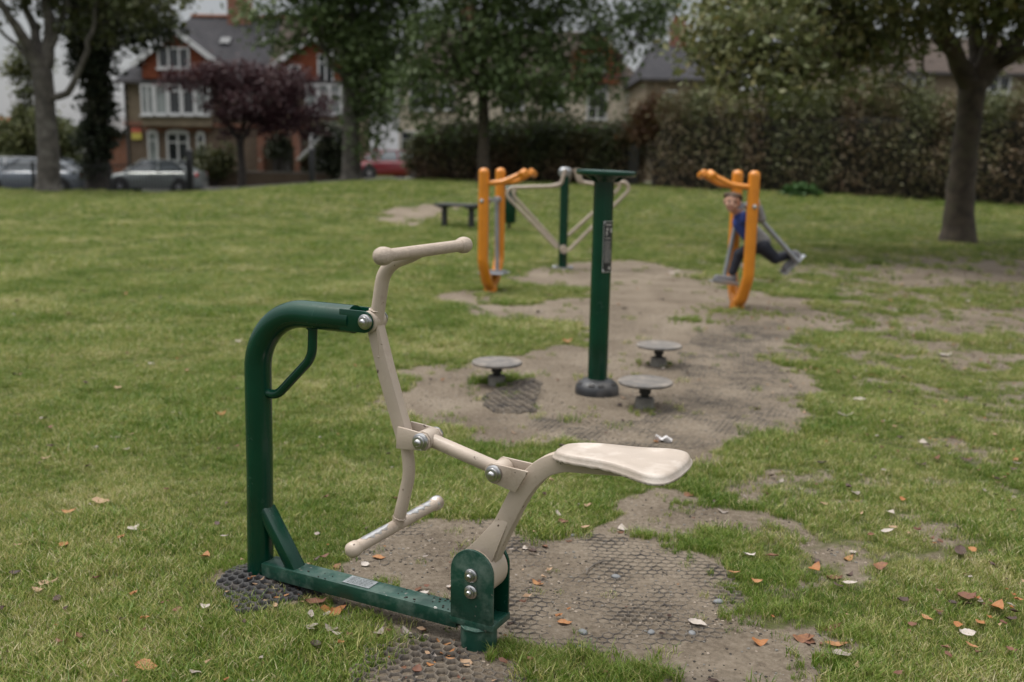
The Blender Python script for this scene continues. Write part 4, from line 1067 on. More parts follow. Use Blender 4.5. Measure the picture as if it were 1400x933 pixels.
def leaf(u, v, key, size, label, group=None, rz=None, tilt=None):
    global NLEAF
    p = gpx(u, v); k = NLEAF % 5; NLEAF += 1
    o = bpy.data.objects.new('fallen_leaf', LP[key][k]); COL.objects.link(o)
    grassy = dirt(np.array([p.x]), np.array([p.y]))[0] < .4
    o.location = p + Vector((0, 0, .004 + (.018 if grassy else .0)))
    o.rotation_euler = (random.uniform(-.2, .2), random.uniform(-.15, .15) if tilt is None else tilt, random.uniform(0, 6.28) if rz is None else rz)
    o.scale = (size, size, size)
    return tag(o, label, 'leaf', group)
WORD = {'orange': 'orange', 'brown': 'brown', 'tan': 'tan', 'pale': 'pale grey', 'dark': 'dark brown', 'grey': 'grey'}
HERO = [  # pixel, kind, size, what singles it out
    (78, 828, 'dark', .06, 'dark brown curled leaf in the grass, alone near the left border', None, None), (68, 803, 'tan', .06, 'tan leaf lying just above the dark curled leaf near the left border', None, .6),
    (88, 752, 'orange', .05, 'small orange leaf standing up in the grass above the tan one', None, 1.4), (281, 768, 'orange', .05, 'orange leaf upright in grass left of the tall green post foot', None, 1.5),
    (183, 729, 'pale', .05, 'whitish folded leaf on open lawn left of the green post', None, None), (158, 604, 'pale', .06, 'flat whitish leaf far out on the left lawn', None, 0), (95, 706, 'orange', .06, 'orange leaf on the left lawn below a tan leaf', None, .2),
    (138, 692, 'tan', .075, 'long tan leaf on the left lawn, left of the whitish folded leaf', None, .1), (303, 571, 'orange', .06, 'salmon orange leaf on the lawn left of the tall green post', None, .5), (326, 470, 'pale', .06, 'white leaf on the lawn close left of the green bend', None, .3),
    (344, 430, 'tan', .07, 'tan leaf on the lawn just left of the top of the green bend', None, .1), (208, 501, 'pale', .06, 'white leaf on the mid lawn, alone to the left', None, .1), (200, 921, 'orange', .075, 'large orange leaf at the near grass below the dark curled one', None, -.2),
    (455, 838, 'orange', .085, 'big orange brown leaf lying against the green base beam', None, .3), (432, 832, 'brown', .07, 'brown crumpled leaf left of the big leaf by the base beam', None, .2), (384, 819, 'orange', .06, 'orange leaf beside the black mat at the green post foot', None, .2),
    (352, 797, 'tan', .055, 'tan leaf resting on the black mat against the green post', None, .7), (518, 764, 'orange', .055, 'rusty orange leaf on soil right of the near foot bar knob', None, -.3), (500, 774, 'pale', .04, 'small pale leaf on soil below the cream foot bar', None, -.5),
    (460, 776, 'orange', .04, 'small orange leaf on the soil behind the base beam', None, 1.0), (444, 768, 'brown', .04, 'thin brown leaf on the dark soil behind the base beam', None, .8), (609, 880, 'orange', .06, 'orange leaf on soil just left of the green ground socket', None, -.1),
    (590, 909, 'orange', .045, 'orange leaf standing on the ring mat in front of the machine', None, 1.4), (612, 896, 'orange', .05, 'rusty leaf on the mat just in front of the green ground socket', None, .4), (516, 868, 'brown', .07, 'curled brown leaf in grass edge below the base beam', None, .1),
    (556, 868, 'grey', .065, 'long grey leaf pointing away below the base beam', None, 2.2), (735, 799, 'orange', .05, 'orange leaf on the ring mat right of the plate bolts', None, -.6), (772, 853, 'orange', .05, 'flat orange leaf on the ring mat beside a grey pebble', None, 0),
    (770, 722, 'brown', .05, 'rust brown leaf on soil under the seat', None, -.6), (851, 724, 'pale', .055, 'upright pale leaf on soil below the seat rear', None, 1.6), (800, 728, 'tan', .045, 'curled tan leaf between the brown and the upright leaf under the seat', None, .4),
    (778, 741, 'brown', .03, 'little red brown leaf near the mat top', None, .2), (953, 855, 'pale', .065, 'clean whitish leaf on the right part of the sunken mat', None, -.4), (1038, 880, 'orange', .055, 'bright orange oval leaf on bare soil at lower right', None, 0),
    (1098, 874, 'orange', .07, 'orange leaf with pointed tip on soil right of the oval one', None, -.1), (1143, 884, 'orange', .075, 'long orange leaf at the soil edge lower right', None, -.1), (1133, 860, 'brown', .08, 'brown curled leaf above the long orange leaf lower right', None, .1),
    (1150, 904, 'grey', .06, 'grey rolled leaf below the long orange leaf lower right', None, 0), (1121, 903, 'brown', .045, 'small brown leaf beside the rolled grey leaf', None, 0), (942, 678, 'orange', .05, 'orange leaf upright on soil just below the seat tip', None, -.9),
    (1003, 791, 'orange', .045, 'rusty leaf at the right corner of the sunken mat', None, -.2), (1034, 802, 'orange', .045, 'orange leaf in grass right of the sunken mat corner', None, 0), (1055, 768, 'brown', .05, 'brown leaf in grass right of the sunken mat', None, -.5),
    (1113, 785, 'orange', .06, 'bright orange leaf in the grass with a brown leaf to its right', None, .7), (1141, 792, 'brown', .06, 'brown leaf in the grass right of a bright orange leaf', None, 0), (1161, 805, 'pale', .055, 'pale crumpled leaf in the right grass below a brown leaf', None, 0),
    (1160, 765, 'orange', .055, 'orange leaf beneath a pale crumpled leaf in the right grass', None, .6), (1166, 757, 'pale', .04, 'pale crumpled leaf touching an orange leaf in the right grass', None, .6), (1024, 767, 'pale', .05, 'pale crumpled leaf at the soil edge right of the seat', None, .2),
    (1203, 781, 'orange', .055, 'orange leaf alone in the right lawn below a pale curled one', None, 0), (1212, 733, 'pale', .06, 'pale curled leaf in the middle of the right lawn', None, .2), (1155, 572, 'pale', .095, 'large white leaf on the grass beside the wide mat', None, -.1),
    (1175, 552, 'pale', .085, 'white curled leaf behind the large white one beside the wide mat', None, 0), (1290, 487, 'pale', .12, 'big pale leaf on the worn right lawn far from the mats', None, -.1), (1262, 606, 'pale', .07, 'upright pale leaf on the right lawn', None, 1.2),
    (1259, 641, 'dark', .08, 'dark standing leaf on the right lawn', None, .5), (1322, 633, 'dark', .09, 'wide dark leaf near the right border', None, -.4), (1312, 760, 'dark', .07, 'dark curled leaf near the right border, low in the grass', None, 1.2),
    (1361, 838, 'orange', .07, 'orange leaf at the lower right border grass', None, .6), (1322, 824, 'brown', .07, 'brown leaf in a worn hollow at lower right', None, .2), (897, 605, 'orange', .06, 'orange leaf lying against a white paper scrap on the wide mat', None, .9),
    (922, 373, 'pale', .17, 'large white leaf on the soil beyond the green post', None, 0), (1188, 432, 'dark', .10, 'dark leaf with pale edge on the lawn right of the child', None, .2), (776, 470, 'orange', .09, 'orange leaf on the soil left of the green post', None, 0)]
for u, v, k, s, lab, tl_, rz_ in HERO: leaf(u, v, k, s * .98, lab, None, rz_)
zones = [(20, 330, 400, 920, 34, 'on the left lawn'), (1090, 1395, 440, 925, 96, 'on the right lawn under the tree'), (560, 1100, 400, 620, 22, 'on the trodden soil around the step discs'), (1050, 1395, 300, 430, 34, 'on the worn lawn by the right tree'), (360, 640, 800, 930, 24, 'along the base beam'), (700, 1010, 690, 760, 8, 'on the soil under the seat')]
for u0, u1, v0, v1, n, where in zones:
    for _ in range(n):
        u = random.uniform(u0, u1); v = v0 + (v1 - v0) * random.random() ** 1.25
        k = random.choices(list(LF), (2, 5, 3, 1.6, 3, 2.5))[0]
        far = v < 440
        leaf(u, v, k, random.uniform(.026, .052) * (1.7 if far else 1.0), 'small %s fallen leaf lying %s' % (WORD[k], where), 'small fallen leaves ' + where)
PEB = [(797, 866, .014, 'stone_grey', 'blue grey pebble on the ring mat beside a flat orange leaf'), (792, 888, .013, 'stone_grey', 'grey pebble in soil below the mat, nearest the green socket'), (982, 824, .014, 'stone_grey', 'grey pebble at the right rim of the sunken mat'), (946, 867, .012, 'stone_grey', 'grey pebble under the whitish leaf on the mat'),
       (893, 922, .018, 'stone_grey', 'large blue grey pebble in soil at the near grass edge'), (890, 866, .012, 'stone_grey', 'grey pebble in the middle of the mat lower half'), (842, 790, .014, 'stone_grey', 'flat grey pebble in the upper middle of the mat'), (583, 871, .010, 'stone_tan', 'tan pebble beside the grey leaf below the beam'),
       (350, 777, .028, 'stone_tan', 'flat buff stone behind the foot of the tall green post'), (785, 733, .011, 'stone_grey', 'small grey pebble on soil under the seat'), (392, 607, .012, 'stone_tan', 'whitish pebble in the grass right of the tall green post')]
for u, v, r_, m_, lab in PEB:
    p = gpx(u, v); mb = MB(); mb.ball((0, 0, 0), r_, 16, (1.25, .95, .6))
    mb.v = [tuple(Vector(q) * (1 + .18 * (float(vnoise(q[0] * 90 + u, q[1] * 90 + q[2] * 70)) - .5))) for q in mb.v]
    o = mb.build('pebble', M[m_], None, smooth=60); o.location = p + Vector((0, 0, r_ * .25)); o.rotation_euler = (0, 0, random.random() * 6); tag(o, lab, 'pebble', 'pebbles on the trodden soil')
p = gpx(907, 604); mb = MB(); vs = []; fs = []
for i in range(9):
    for j in range(6): vs.append((.09 * (i / 8 - .5), .05 * (j / 5 - .5) * (1 - .5 * abs(i / 8 - .5)), .012 + .010 * math.sin(i * 1.3 + j * 1.9) + .012 * math.cos(j * 1.7)))
for i in range(8):
    for j in range(5): fs.append((i * 6 + j, i * 6 + j + 1, (i + 1) * 6 + j + 1, (i + 1) * 6 + j))
mb.add(vs, fs); o = mb.build('paper_scrap', M['wrapper']); o.location = p; o.rotation_euler = (0, 0, -.4); tag(o, 'crumpled white paper scrap on the wide mat beside an orange leaf', 'litter')
p = gpx(810, 776); q_ = [gpx(801, 788), gpx(804, 781), gpx(812, 775), gpx(825, 770), gpx(834, 770)]
mb = MB(); mb.tube([x - p + Vector((0, 0, .008)) for x in q_], [.0022, .0028, .003, .0026, .0015], 8); o = mb.build('twig', M['twig']); o.location = p; tag(o, 'thin curved dry twig lying on the sunken ring mat', 'twig')
# ------------------------------------------------------------------ trees
def leaf_cloud(centers, radii, n, size, m, name, parent, clump=.45, rng=RNG, droop=.25, per=34, shell=.55):
    """many separate leaf faces gathered in ragged clumps inside ellipsoids (world positions)"""
    V = []; T = []
    tot = sum(r[0] * r[1] * r[2] for r in radii) ** 1.0
    for c, r in zip(centers, radii):
        k = max(60, int(n * (r[0] * r[1] * r[2]) / tot)); nc = max(4, k // per)
        d = rng.normal(size=(nc, 3)); d /= np.linalg.norm(d, axis=1)[:, None]
        rad = shell + (1 - shell) * rng.random(nc) ** .6; rad *= .72 + .42 * rng.random(nc)
        cc = np.array(c) + d * rad[:, None] * np.array(r)
        ct = rng.random(nc)
        sz = .5 + rng.random(nc)
        w = sz / sz.sum(); pick = rng.choice(nc, k, p=w)
        off = rng.normal(size=(k, 3)) * clump * sz[pick][:, None] * np.array([.55, .55, .38])
        p = cc[pick] + off
        nrm = rng.normal(size=(k, 3)) + np.array([0, 0, .9]); nrm /= np.linalg.norm(nrm, axis=1)[:, None]
        u = rng.normal(size=(k, 3)); u -= nrm * (u * nrm).sum(1)[:, None]; u /= np.linalg.norm(u, axis=1)[:, None]
        u[:, 2] -= droop; w_ = np.cross(nrm, u)
        s = size * (.6 + .8 * rng.random(k))[:, None]
        V.append(np.stack([p - u * s * .55, p + w_ * s * .33 - nrm * s * .06, p + u * s * .55, p - w_ * s * .33 - nrm * s * .06], 1))
        T.append(np.clip(ct[pick] * .6 + rng.random(k) * .4, 0, 1))
    V = np.concatenate(V).reshape(-1, 3); T = np.concatenate(T)
    Q = np.arange(len(V)).reshape(-1, 4)
    if parent is not None: V = V - np.array(parent.location)
    return np_mesh(name, V, Q, m, parent, T)
def wobble(pts, amp, n=4):
    out = [Vector(pts[0])]
    for i in range(len(pts) - 1):
        a, b = Vector(pts[i]), Vector(pts[i + 1]); L = (b - a).length
        for k in range(1, n + 1):
            p = a.lerp(b, k / n)
            if k < n: p += Vector((random.gauss(0, 1), random.gauss(0, 1), random.gauss(0, .4))) * amp * L / n
            out.append(p)
    return out
def tree(name, Y, base_px, trunk, limbs, blobs, label, cat, m_bark, m_leaf, nleaf, lsize, group=None, clump=.45, flare=1.5, droop=.25, depth=.85, twigs=3, extra=()):
    """trunk / limbs: [(u, v, radius in metres, dY)]; blobs: (u, v, ru, rv, dY) in pixels at depth Y"""
    b = at(base_px[0], base_px[1], Y); b[2] = gz(b[0], b[1])
    t = thing(name, b, 0, label, cat, group); o = Vector(b); mb = MB()
    def path(lst, first=None):
        P_ = [Vector(at(u, v, Y + dy)) for u, v, r, dy in lst]; R_ = [r for u, v, r, dy in lst]
        return P_, R_
    P_, R_ = path(trunk); P_ = [Vector(b) - Vector((0, 0, .15))] + [Vector(b) + Vector((0, 0, .25))] + P_; R_ = [R_[0] * flare, R_[0] * 1.12] + R_
    ends = []
    def sweep(P_, R_, amp=.10, seg=14):
        n = 4; W = wobble(P_, amp, n); rr = [R_[0]]
        for i in range(len(R_) - 1):
            for k in range(1, n + 1): rr.append(R_[i] + (R_[i + 1] - R_[i]) * k / n)
        mb.tube([p - o for p in W], rr, seg); return W, rr
    W, rr = sweep(P_, R_, .04, 20); ends.append((W[-1], rr[-1]))
    for L in limbs:
        P_, R_ = path(L); W, rr = sweep(P_, R_, .14, 12)
        ends += [(W[i], rr[i]) for i in range(2, len(W))]
    C = []; R3 = []
    for u, v, ru, rv, dy in blobs:
        c = at(u, v, Y + dy); C.append(c); s = (Y + dy) / F
        R3.append((ru * s, ru * s * depth, rv * s))
    for c, r in zip(C, R3):
        c = Vector(c)
        for k in range(twigs):
            tgt = c + Vector((random.gauss(0, .45) * r[0], random.gauss(0, .45) * r[1], random.gauss(0, .45) * r[2]))
            e, er = min(ends, key=lambda q: (q[0] - tgt).length + (2 if q[0].z > tgt.z + 1.5 else 0))
            d = (tgt - e).length
            mid = e.lerp(tgt, .5) + Vector((0, 0, .10 * d))
            sweep([e, mid, tgt], [min(er * .75, .012 * d + .012), .008 * d * .5 + .010, .006], .16, 6)
    mb.build('trunk', m_bark, t, smooth=60)
    leaf_cloud(C, R3, nleaf, lsize, m_leaf, 'crown', t, clump, droop=droop)
    if extra: leaf_cloud([np.array(c) for c, r in extra], [r for c, r in extra], 16000, .17, m_leaf, 'added_shade_crown', t, clump * 1.4, droop=droop)  # unseen leaf masses added to shade the ground below
    return t
def bush(name, Y, px, blobs, label, cat, m_leaf, nleaf, lsize, group=None, clump=.3, m_bark=None, depth=.8):
    b = at(px[0], px[1], Y); b[2] = gz(b[0], b[1]); t = thing(name, b, 0, label, cat, group); C = []; R3 = []
    mb = MB()
    for u, v, ru, rv, dy in blobs:
        c = at(u, v, Y + dy); s = (Y + dy) / F; C.append(c); R3.append((ru * s, ru * s * depth, rv * s))
        for k in range(5):
            tgt = Vector(c) - Vector(b) + Vector((random.gauss(0, .4) * ru * s, random.gauss(0, .3) * ru * s, random.gauss(0, .4) * rv * s))
            mb.tube(wobble([(random.gauss(0, .08), random.gauss(0, .08), -.05), tgt * .5, tgt], .12), [.03, .028, .026, .024, .022, .018, .014, .011, .008], 6)
    mb.build('stems', m_bark or M['bark_dark'], t)
    leaf_cloud(C, R3, nleaf, lsize, m_leaf, 'leaves', t, clump, shell=.35)
    return t
B_, BP, BD = M['bark'], M['bark_pale'], M['bark_dark']
# tall pale tree at the left
tree('broadleaf_tree', 35.2, (67, 263), [(66, 200, .36, 0), (62, 150, .33, 0), (58, 100, .34, 0), (52, 82, .3, 0)],
     [[(58, 100, .26, 0), (38, 62, .20, -.3), (16, 28, .14, -.8), (-10, -10, .10, -1.2), (-50, -60, .06, -2)], [(52, 90, .2, 0), (48, 40, .15, .4), (30, -10, .11, .8), (20, -70, .06, 1)],
      [(60, 95, .25, 0), (68, 50, .2, .2), (62, 0, .15, .3), (66, -60, .08, .4)], [(70, 135, .13, 0), (92, 128, .12, -.2), (110, 92, .10, -.3), (126, 45, .08, -.4), (134, -10, .06, -.5)],
      [(64, 75, .14, .1), (82, 35, .10, .3), (95, -20, .07, .5)], [(56, 105, .09, 0), (22, 60, .07, .8), (0, 42, .05, 1)]],
     [(20, -45, 75, 40, 0), (95, -45, 75, 40, 1), (170, -25, 70, 45, -.5), (215, 8, 42, 34, -1), (150, 30, 40, 30, .5), (-50, -20, 60, 50, 0), (60, -120, 130, 60, 0), (100, 20, 40, 22, -.3), (30, 8, 30, 14, .2)],
     'tall tree with smooth pale grey trunk and spreading bare limbs at the lawn edge', 'tree', BP, M['leaf_plane'], 13000, .20, clump=.6, twigs=4)
# ivy-clad tree just behind it
t = tree('ivy_covered_tree', 40.5, (133, 250), [(132, 190, .42, 0), (134, 130, .40, 0), (132, 60, .34, 0), (130, 0, .25, 0)], [[(132, 70, .2, 0), (160, 30, .13, 0), (185, -10, .07, .5)], [(132, 80, .2, 0), (110, 40, .13, 0), (90, -20, .07, -.5)]],
         [(150, 25, 50, 40, 0), (195, 35, 45, 30, -.4), (110, 30, 40, 40, 0), (130, -40, 90, 50, 0), (230, 45, 25, 22, -.3)], 'dark tree with a thick ivy covered trunk beside the corner house', 'tree', BD, M['leaf_ivy'], 9000, .22, clump=.55)
C = []; R3 = []
for v in range(-5, 245, 16):
    c = at(132 + random.uniform(-5, 5), v, 40.3); C.append(c); k = random.uniform(.75, 1.15) * (1.0 if v < 190 else .8); R3.append((.85 * k, .8 * k, .5))
leaf_cloud(C, R3, 12000, .17, M['leaf_ivy'], 'ivy', t, .25, shell=.5)
bush('yellow_green_tree', 47, (50, 250), [(50, 185, 48, 38, 0), (20, 200, 40, 34, .5), (90, 205, 30, 38, -.3), (34, 110, 22, 40, .5), (44, 75, 18, 22, .5)], 'yellowish green bushy tree behind the cars at the far left', 'tree', M['leaf_bush'], 14000, .17, clump=.4)
# plum tree
tree('plum_tree', 47.5, (331, 252), [(330, 220, .17, 0), (328, 195, .16, 0)], [[(328, 200, .13, 0), (312, 170, .10, 0), (298, 135, .06, -.3), (280, 112, .03, -.3)], [(329, 200, .12, 0), (345, 165, .09, 0), (372, 130, .05, 0), (405, 122, .03, 0)], [(329, 205, .10, 0), (334, 160, .08, .3), (336, 110, .04, .3)], [(344, 168, .06, 0), (385, 150, .04, -.2), (420, 158, .02, -.2)]],
     [(268, 108, 42, 16, -.3), (320, 102, 50, 20, .3), (378, 114, 48, 24, 0), (416, 148, 36, 30, -.2), (345, 140, 56, 26, 0), (305, 142, 26, 26, 0), (392, 160, 40, 20, 0), (316, 172, 18, 22, 0), (360, 172, 26, 18, 0), (428, 178, 18, 14, 0), (236, 112, 22, 12, -.5)],
     'purple leaved tree with a dark spreading crown in front of the red gabled house', 'tree', BD, M['leaf_plum'], 17000, .14, clump=.42)
# the two dense trees in the middle
tree('lime_tree', 36.2, (481, 247), [(481, 215, .33, 0), (480, 170, .30, 0), (480, 110, .26, 0), (478, 40, .2, 0), (476, -40, .12, 0)], [[(480, 120, .16, 0), (450, 80, .1, -.5), (425, 30, .06, -1)], [(480, 110, .16, 0), (515, 70, .1, .4), (540, 20, .06, .5)], [(479, 70, .12, 0), (455, 20, .08, 1), (440, -50, .05, 1)]],
     [(480, 25, 56, 56, 0), (430, 5, 46, 40, -1), (530, 30, 55, 60, .5), (508, 95, 40, 48, -.3), (535, 105, 42, 45, 0), (466, 60, 26, 34, -.8), (504, 150, 34, 28, 0), (520, 165, 34, 26, 0), (440, -60, 90, 60, 0), (540, -60, 80, 60, 0), (505, 200, 26, 16, -.5), (395, 45, 30, 22, -1), (350, 20, 34, 20, -1.2), (372, 65, 26, 14, -1.2)],
     'leafy tree with a straight grey trunk between the gabled house and the red car', 'tree', BP, M['leaf_lime'], 30000, .16, group=None, clump=.5, twigs=3)
tree('ash_tree', 33.0, (661, 246), [(661, 200, .19, 0), (661, 150, .18, 0), (660, 110, .17, 0), (661, 50, .13, 0), (664, -30, .08, 0)], [[(660, 130, .11, 0), (635, 90, .08, -.4), (600, 50, .05, -.8)], [(661, 122, .11, 0), (700, 80, .08, .4), (750, 40, .05, .4)], [(661, 90, .09, 0), (690, 30, .06, .8), (720, -30, .04, 1)], [(661, 110, .08, 0), (720, 110, .06, -.6), (790, 95, .04, -.9), (840, 90, .02, -1)], [(660, 70, .08, 0), (630, 20, .05, .8), (610, -40, .03, 1)]],
     [(655, 40, 62, 56, 0), (600, 60, 50, 50, -.6), (710, 45, 58, 55, .3), (770, 50, 55, 50, .3), (830, 55, 40, 50, -.5), (655, 100, 55, 36, -.5), (720, 105, 60, 34, -.5), (780, 110, 50, 34, -.8), (600, 120, 40, 32, -.4), (630, 148, 32, 20, -.4), (700, 145, 38, 18, -.6), (760, 148, 40, 16, -.8), (820, 120, 34, 24, -1), (580, 160, 24, 18, 0), (560, 130, 36, 34, -.3), (598, 178, 26, 10, -.6), (690, 172, 26, 8, -.8), (735, 176, 26, 8, -1), (792, 168, 20, 8, -1), (842, 130, 20, 16, -1), (650, -60, 110, 60, 0), (780, -50, 90, 60, 0), (868, 55, 30, 34, -.8), (880, 10, 38, 30, -.8), (905, 40, 30, 26, -.8), (915, -10, 40, 26, -.8), (846, 95, 22, 22, -.8)],
     'broad leafy green tree with a slim dark trunk in front of the low hedge', 'tree', B_, M['leaf_lime'], 32000, .15, clump=.46, twigs=3)
# the tree on the right whose branches hang over the lawn
tr = gpx(1309, 331)
tree('maple_tree', tr.y, (1309, 331), [(1311, 290, .262, 0), (1318, 220, .23, 0), (1326, 150, .222, 0), (1330, 112, .25, 0)],
     [[(1328, 118, .20, 0), (1308, 80, .16, -.2), (1290, 36, .13, -.5), (1284, -10, .11, -.7), (1275, -70, .08, -1)], [(1303, 74, .10, -.2), (1288, 60, .085, -.3), (1276, 48, .075, -.4)], [(1332, 115, .18, 0), (1336, 70, .14, .3), (1330, 10, .12, .5), (1326, -60, .08, .6)],
      [(1334, 112, .17, 0), (1348, 78, .13, 0), (1360, 40, .10, 0), (1368, 0, .08, 0), (1380, -60, .05, 0)], [(1334, 116, .20, 0), (1364, 84, .17, .1), (1392, 50, .14, .2), (1430, 10, .10, .3), (1480, -40, .06, .4)], [(1356, 95, .10, .1), (1395, 72, .08, -.4), (1440, 66, .05, -.8)],
      [(1288, 30, .07, -.5), (1240, 14, .05, -1.2), (1170, 22, .04, -2), (1100, 45, .028, -2.6), (1040, 78, .014, -3)], [(1240, 14, .035, -1.2), (1190, -12, .03, -1), (1120, -10, .022, -.6), (1020, 10, .012, 0)], [(1262, 60, .03, -.5), (1264, 100, .018, -.6), (1250, 128, .01, -.8)],
      [(1284, -10, .06, -.7), (1230, -60, .05, -2), (1150, -70, .03, -3.5)]],
     [(1010, 50, 62, 40, -2.6), (1080, 55, 60, 44, -2.8), (1040, 100, 60, 26, -3), (985, 92, 42, 26, -2.4), (1120, 95, 50, 24, -2.6), (1150, 40, 58, 40, -2), (1090, 5, 80, 34, -1.6), (1210, 30, 50, 38, -1.6), (1190, 85, 44, 20, -1.8), (1000, 5, 50, 26, -1), (1240, 72, 34, 26, -1), (1265, 10, 50, 34, -1.2), (1330, -10, 60, 34, -1), (1390, 15, 50, 34, -1), (1395, 70, 30, 18, .5), (1350, 40, 26, 24, .8), (1215, 112, 26, 12, -1.2), (1020, 125, 34, 12, -3), (1100, 126, 30, 10, -2.8), (1165, 60, 40, 36, -2.2), (1140, 105, 40, 16, -2.6), (970, 45, 40, 34, -2.2),
      (1180, -70, 120, 50, -2), (1320, -90, 120, 60, 0), (1460, -40, 90, 60, 0), (1420, -120, 120, 60, -1), (1060, -60, 80, 36, -1), (1250, -60, 110, 50, -4), (1400, -70, 110, 50, -4)],
     'forked broad tree standing on the right lawn with low branches hanging left', 'tree', B_, M['leaf_maple'], 44000, .115, clump=.36, depth=1.0, twigs=4,
     extra=[((7.4, 14.0, 6.6), (2.8, 2.6, 1.2)), ((10.5, 11.5, 6.8), (3.0, 3.0, 1.3)), ((10.5, 15.5, 7.2), (3.2, 3.0, 1.5)), ((7.0, 10.4, 7.0), (2.4, 2.4, 1.1)), ((8.0, 7.2, 6.6), (2.6, 2.4, 1.1)), ((4.8, 13.0, 7.6), (2.0, 2.2, 1.0))])  # crown extended out of view, added to darken the right lawn

# ------------------------------------------------------------------ hedges: clipped leaf walls with a dense twiggy core
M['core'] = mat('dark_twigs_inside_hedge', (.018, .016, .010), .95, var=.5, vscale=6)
def hedge(name, line, hs, thick, label, m_leaf, n, size, bump=.35, cat='hedge'):
    b = Vector((line[0][0], line[0][1], gz(*line[0]))); t = thing(name, b, 0, label, cat)
    L = [np.array(p, float) for p in line]; seg = [np.linalg.norm(L[i + 1] - L[i]) for i in range(len(L) - 1)]; tot = sum(seg)
    def pos(s):
        s = s * tot; i = 0
        while i < len(seg) - 1 and s > seg[i]: s -= seg[i]; i += 1
        f = min(1, s / seg[i]); d = (L[i + 1] - L[i]) / seg[i]; return L[i] + (L[i + 1] - L[i]) * f, np.array([d[1], -d[0]]), hs[i] + (hs[i + 1] - hs[i]) * f
    ns = int(tot / .5); nr = 14; V = []; Fq = []
    prof = [(-1, 0)] + [(-1.05, k / 5) for k in range(1, 5)] + [(-.85, .97), (-.4, 1.0), (.4, 1.0), (.85, .97)] + [(1.05, k / 5) for k in range(4, 0, -1)] + [(1, 0)]
    nr = len(prof)
    for i in range(ns + 1):
        c, nrm, h = pos(i / ns)
        for a_, z in prof:
            bl = 1 + bump * (float(fbm(i * .35 + a_ * 3, z * 3.1 + a_, 3)) - .5)
            p = c - nrm * a_ * thick / 2 * bl * .60; zz = h * z * (.74 + .10 * (float(vnoise(i * .4, a_ * 2 + 5)) - .5))
            V.append((p[0] - b.x, p[1] - b.y, gz(p[0], p[1]) - .1 * (z == 0) + zz - b.z))
    for i in range(ns):
        for k in range(nr - 1): Fq.append((i * nr + k, i * nr + k + 1, (i + 1) * nr + k + 1, (i + 1) * nr + k))
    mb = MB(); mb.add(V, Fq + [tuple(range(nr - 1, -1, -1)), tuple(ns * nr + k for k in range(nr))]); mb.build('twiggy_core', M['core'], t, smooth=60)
    S = RNG.random(n); q = RNG.random(n); LA = np.array(L); cum = np.concatenate([[0], np.cumsum(seg)])
    d_ = S * tot; ii = np.clip(np.searchsorted(cum, d_, side='right') - 1, 0, len(seg) - 1); f = (d_ - cum[ii]) / np.array(seg)[ii]
    c = LA[ii] + (LA[ii + 1] - LA[ii]) * f[:, None]; dr = (LA[ii + 1] - LA[ii]) / np.array(seg)[ii][:, None]; nrm = np.stack([dr[:, 1], -dr[:, 0]], -1)
    hA = np.array(hs); h = (hA[ii] + (hA[ii + 1] - hA[ii]) * f) * (1 + .42 * (fbm(d_ * .45, d_ * 0 + 3.3, 3) - .5))
    r1 = RNG.random(n); face = q < .62; top = (q >= .62) & (q < .9)
    a_ = np.where(face, 1.0, np.where(top, r1 * 2 - 1, -1.0)); z = np.where(top, h * (1 - .22 * np.abs(a_) ** 3), r1 ** .9 * h * .93)
    lump = fbm(d_ * .8 + a_ * 3, z * 1.1 + a_, 4) - .5; rnd = 1 - .35 * ss(.6, 1, z / h)
    p = c + nrm * (a_ * thick / 2 * (1 + bump * 2.2 * lump) * np.where(top, 1, rnd))[:, None]
    P_ = np.stack([p[:, 0], p[:, 1], terrain(p[:, 0], p[:, 1]) + z + top * np.abs(RNG.normal(size=n)) ** 1.6 * .10 + top * lump * .35], -1)
    P_ += RNG.normal(size=(n, 3)) * np.array([.13, .13, .08])
    nn = RNG.normal(size=(n, 3)) + np.array([0, -.6, .5]); nn /= np.linalg.norm(nn, axis=1)[:, None]
    u = RNG.normal(size=(n, 3)); u -= nn * (u * nn).sum(1)[:, None]; u /= np.linalg.norm(u, axis=1)[:, None]; w = np.cross(nn, u)
    s = size * (.6 + .8 * RNG.random(n))[:, None]; P_ = P_ - np.array(b)
    Vv = np.stack([P_ - u * s * .55, P_ + w * s * .36, P_ + u * s * .55, P_ - w * s * .36], 1).reshape(-1, 3)
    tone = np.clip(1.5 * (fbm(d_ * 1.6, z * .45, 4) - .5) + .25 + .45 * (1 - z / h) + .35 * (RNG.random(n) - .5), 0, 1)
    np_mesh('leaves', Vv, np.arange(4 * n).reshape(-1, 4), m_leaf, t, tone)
    return t
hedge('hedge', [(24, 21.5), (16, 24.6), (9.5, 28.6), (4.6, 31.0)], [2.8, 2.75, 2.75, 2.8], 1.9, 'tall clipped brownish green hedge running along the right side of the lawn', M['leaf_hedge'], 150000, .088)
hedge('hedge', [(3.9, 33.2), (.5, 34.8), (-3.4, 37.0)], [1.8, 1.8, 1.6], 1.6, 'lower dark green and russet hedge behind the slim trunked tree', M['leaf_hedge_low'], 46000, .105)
bush('russet_shrub', 31.5, (898, 240), [(892, 165, 20, 22, .3), (905, 150, 22, 18, .8), (880, 180, 14, 16, .3)], 'russet leaved shrub at the left end of the tall hedge', 'shrub', M['leaf_russet'], 3600, .14)
bush('garden_shrub', 34.2, (868, 240), [(862, 178, 24, 20, 0), (884, 168, 18, 18, .4), (868, 205, 24, 24, 0)], 'rounded olive shrub filling the gap between the low and the tall hedge', 'shrub', M['leaf_hedge'], 4200, .12)
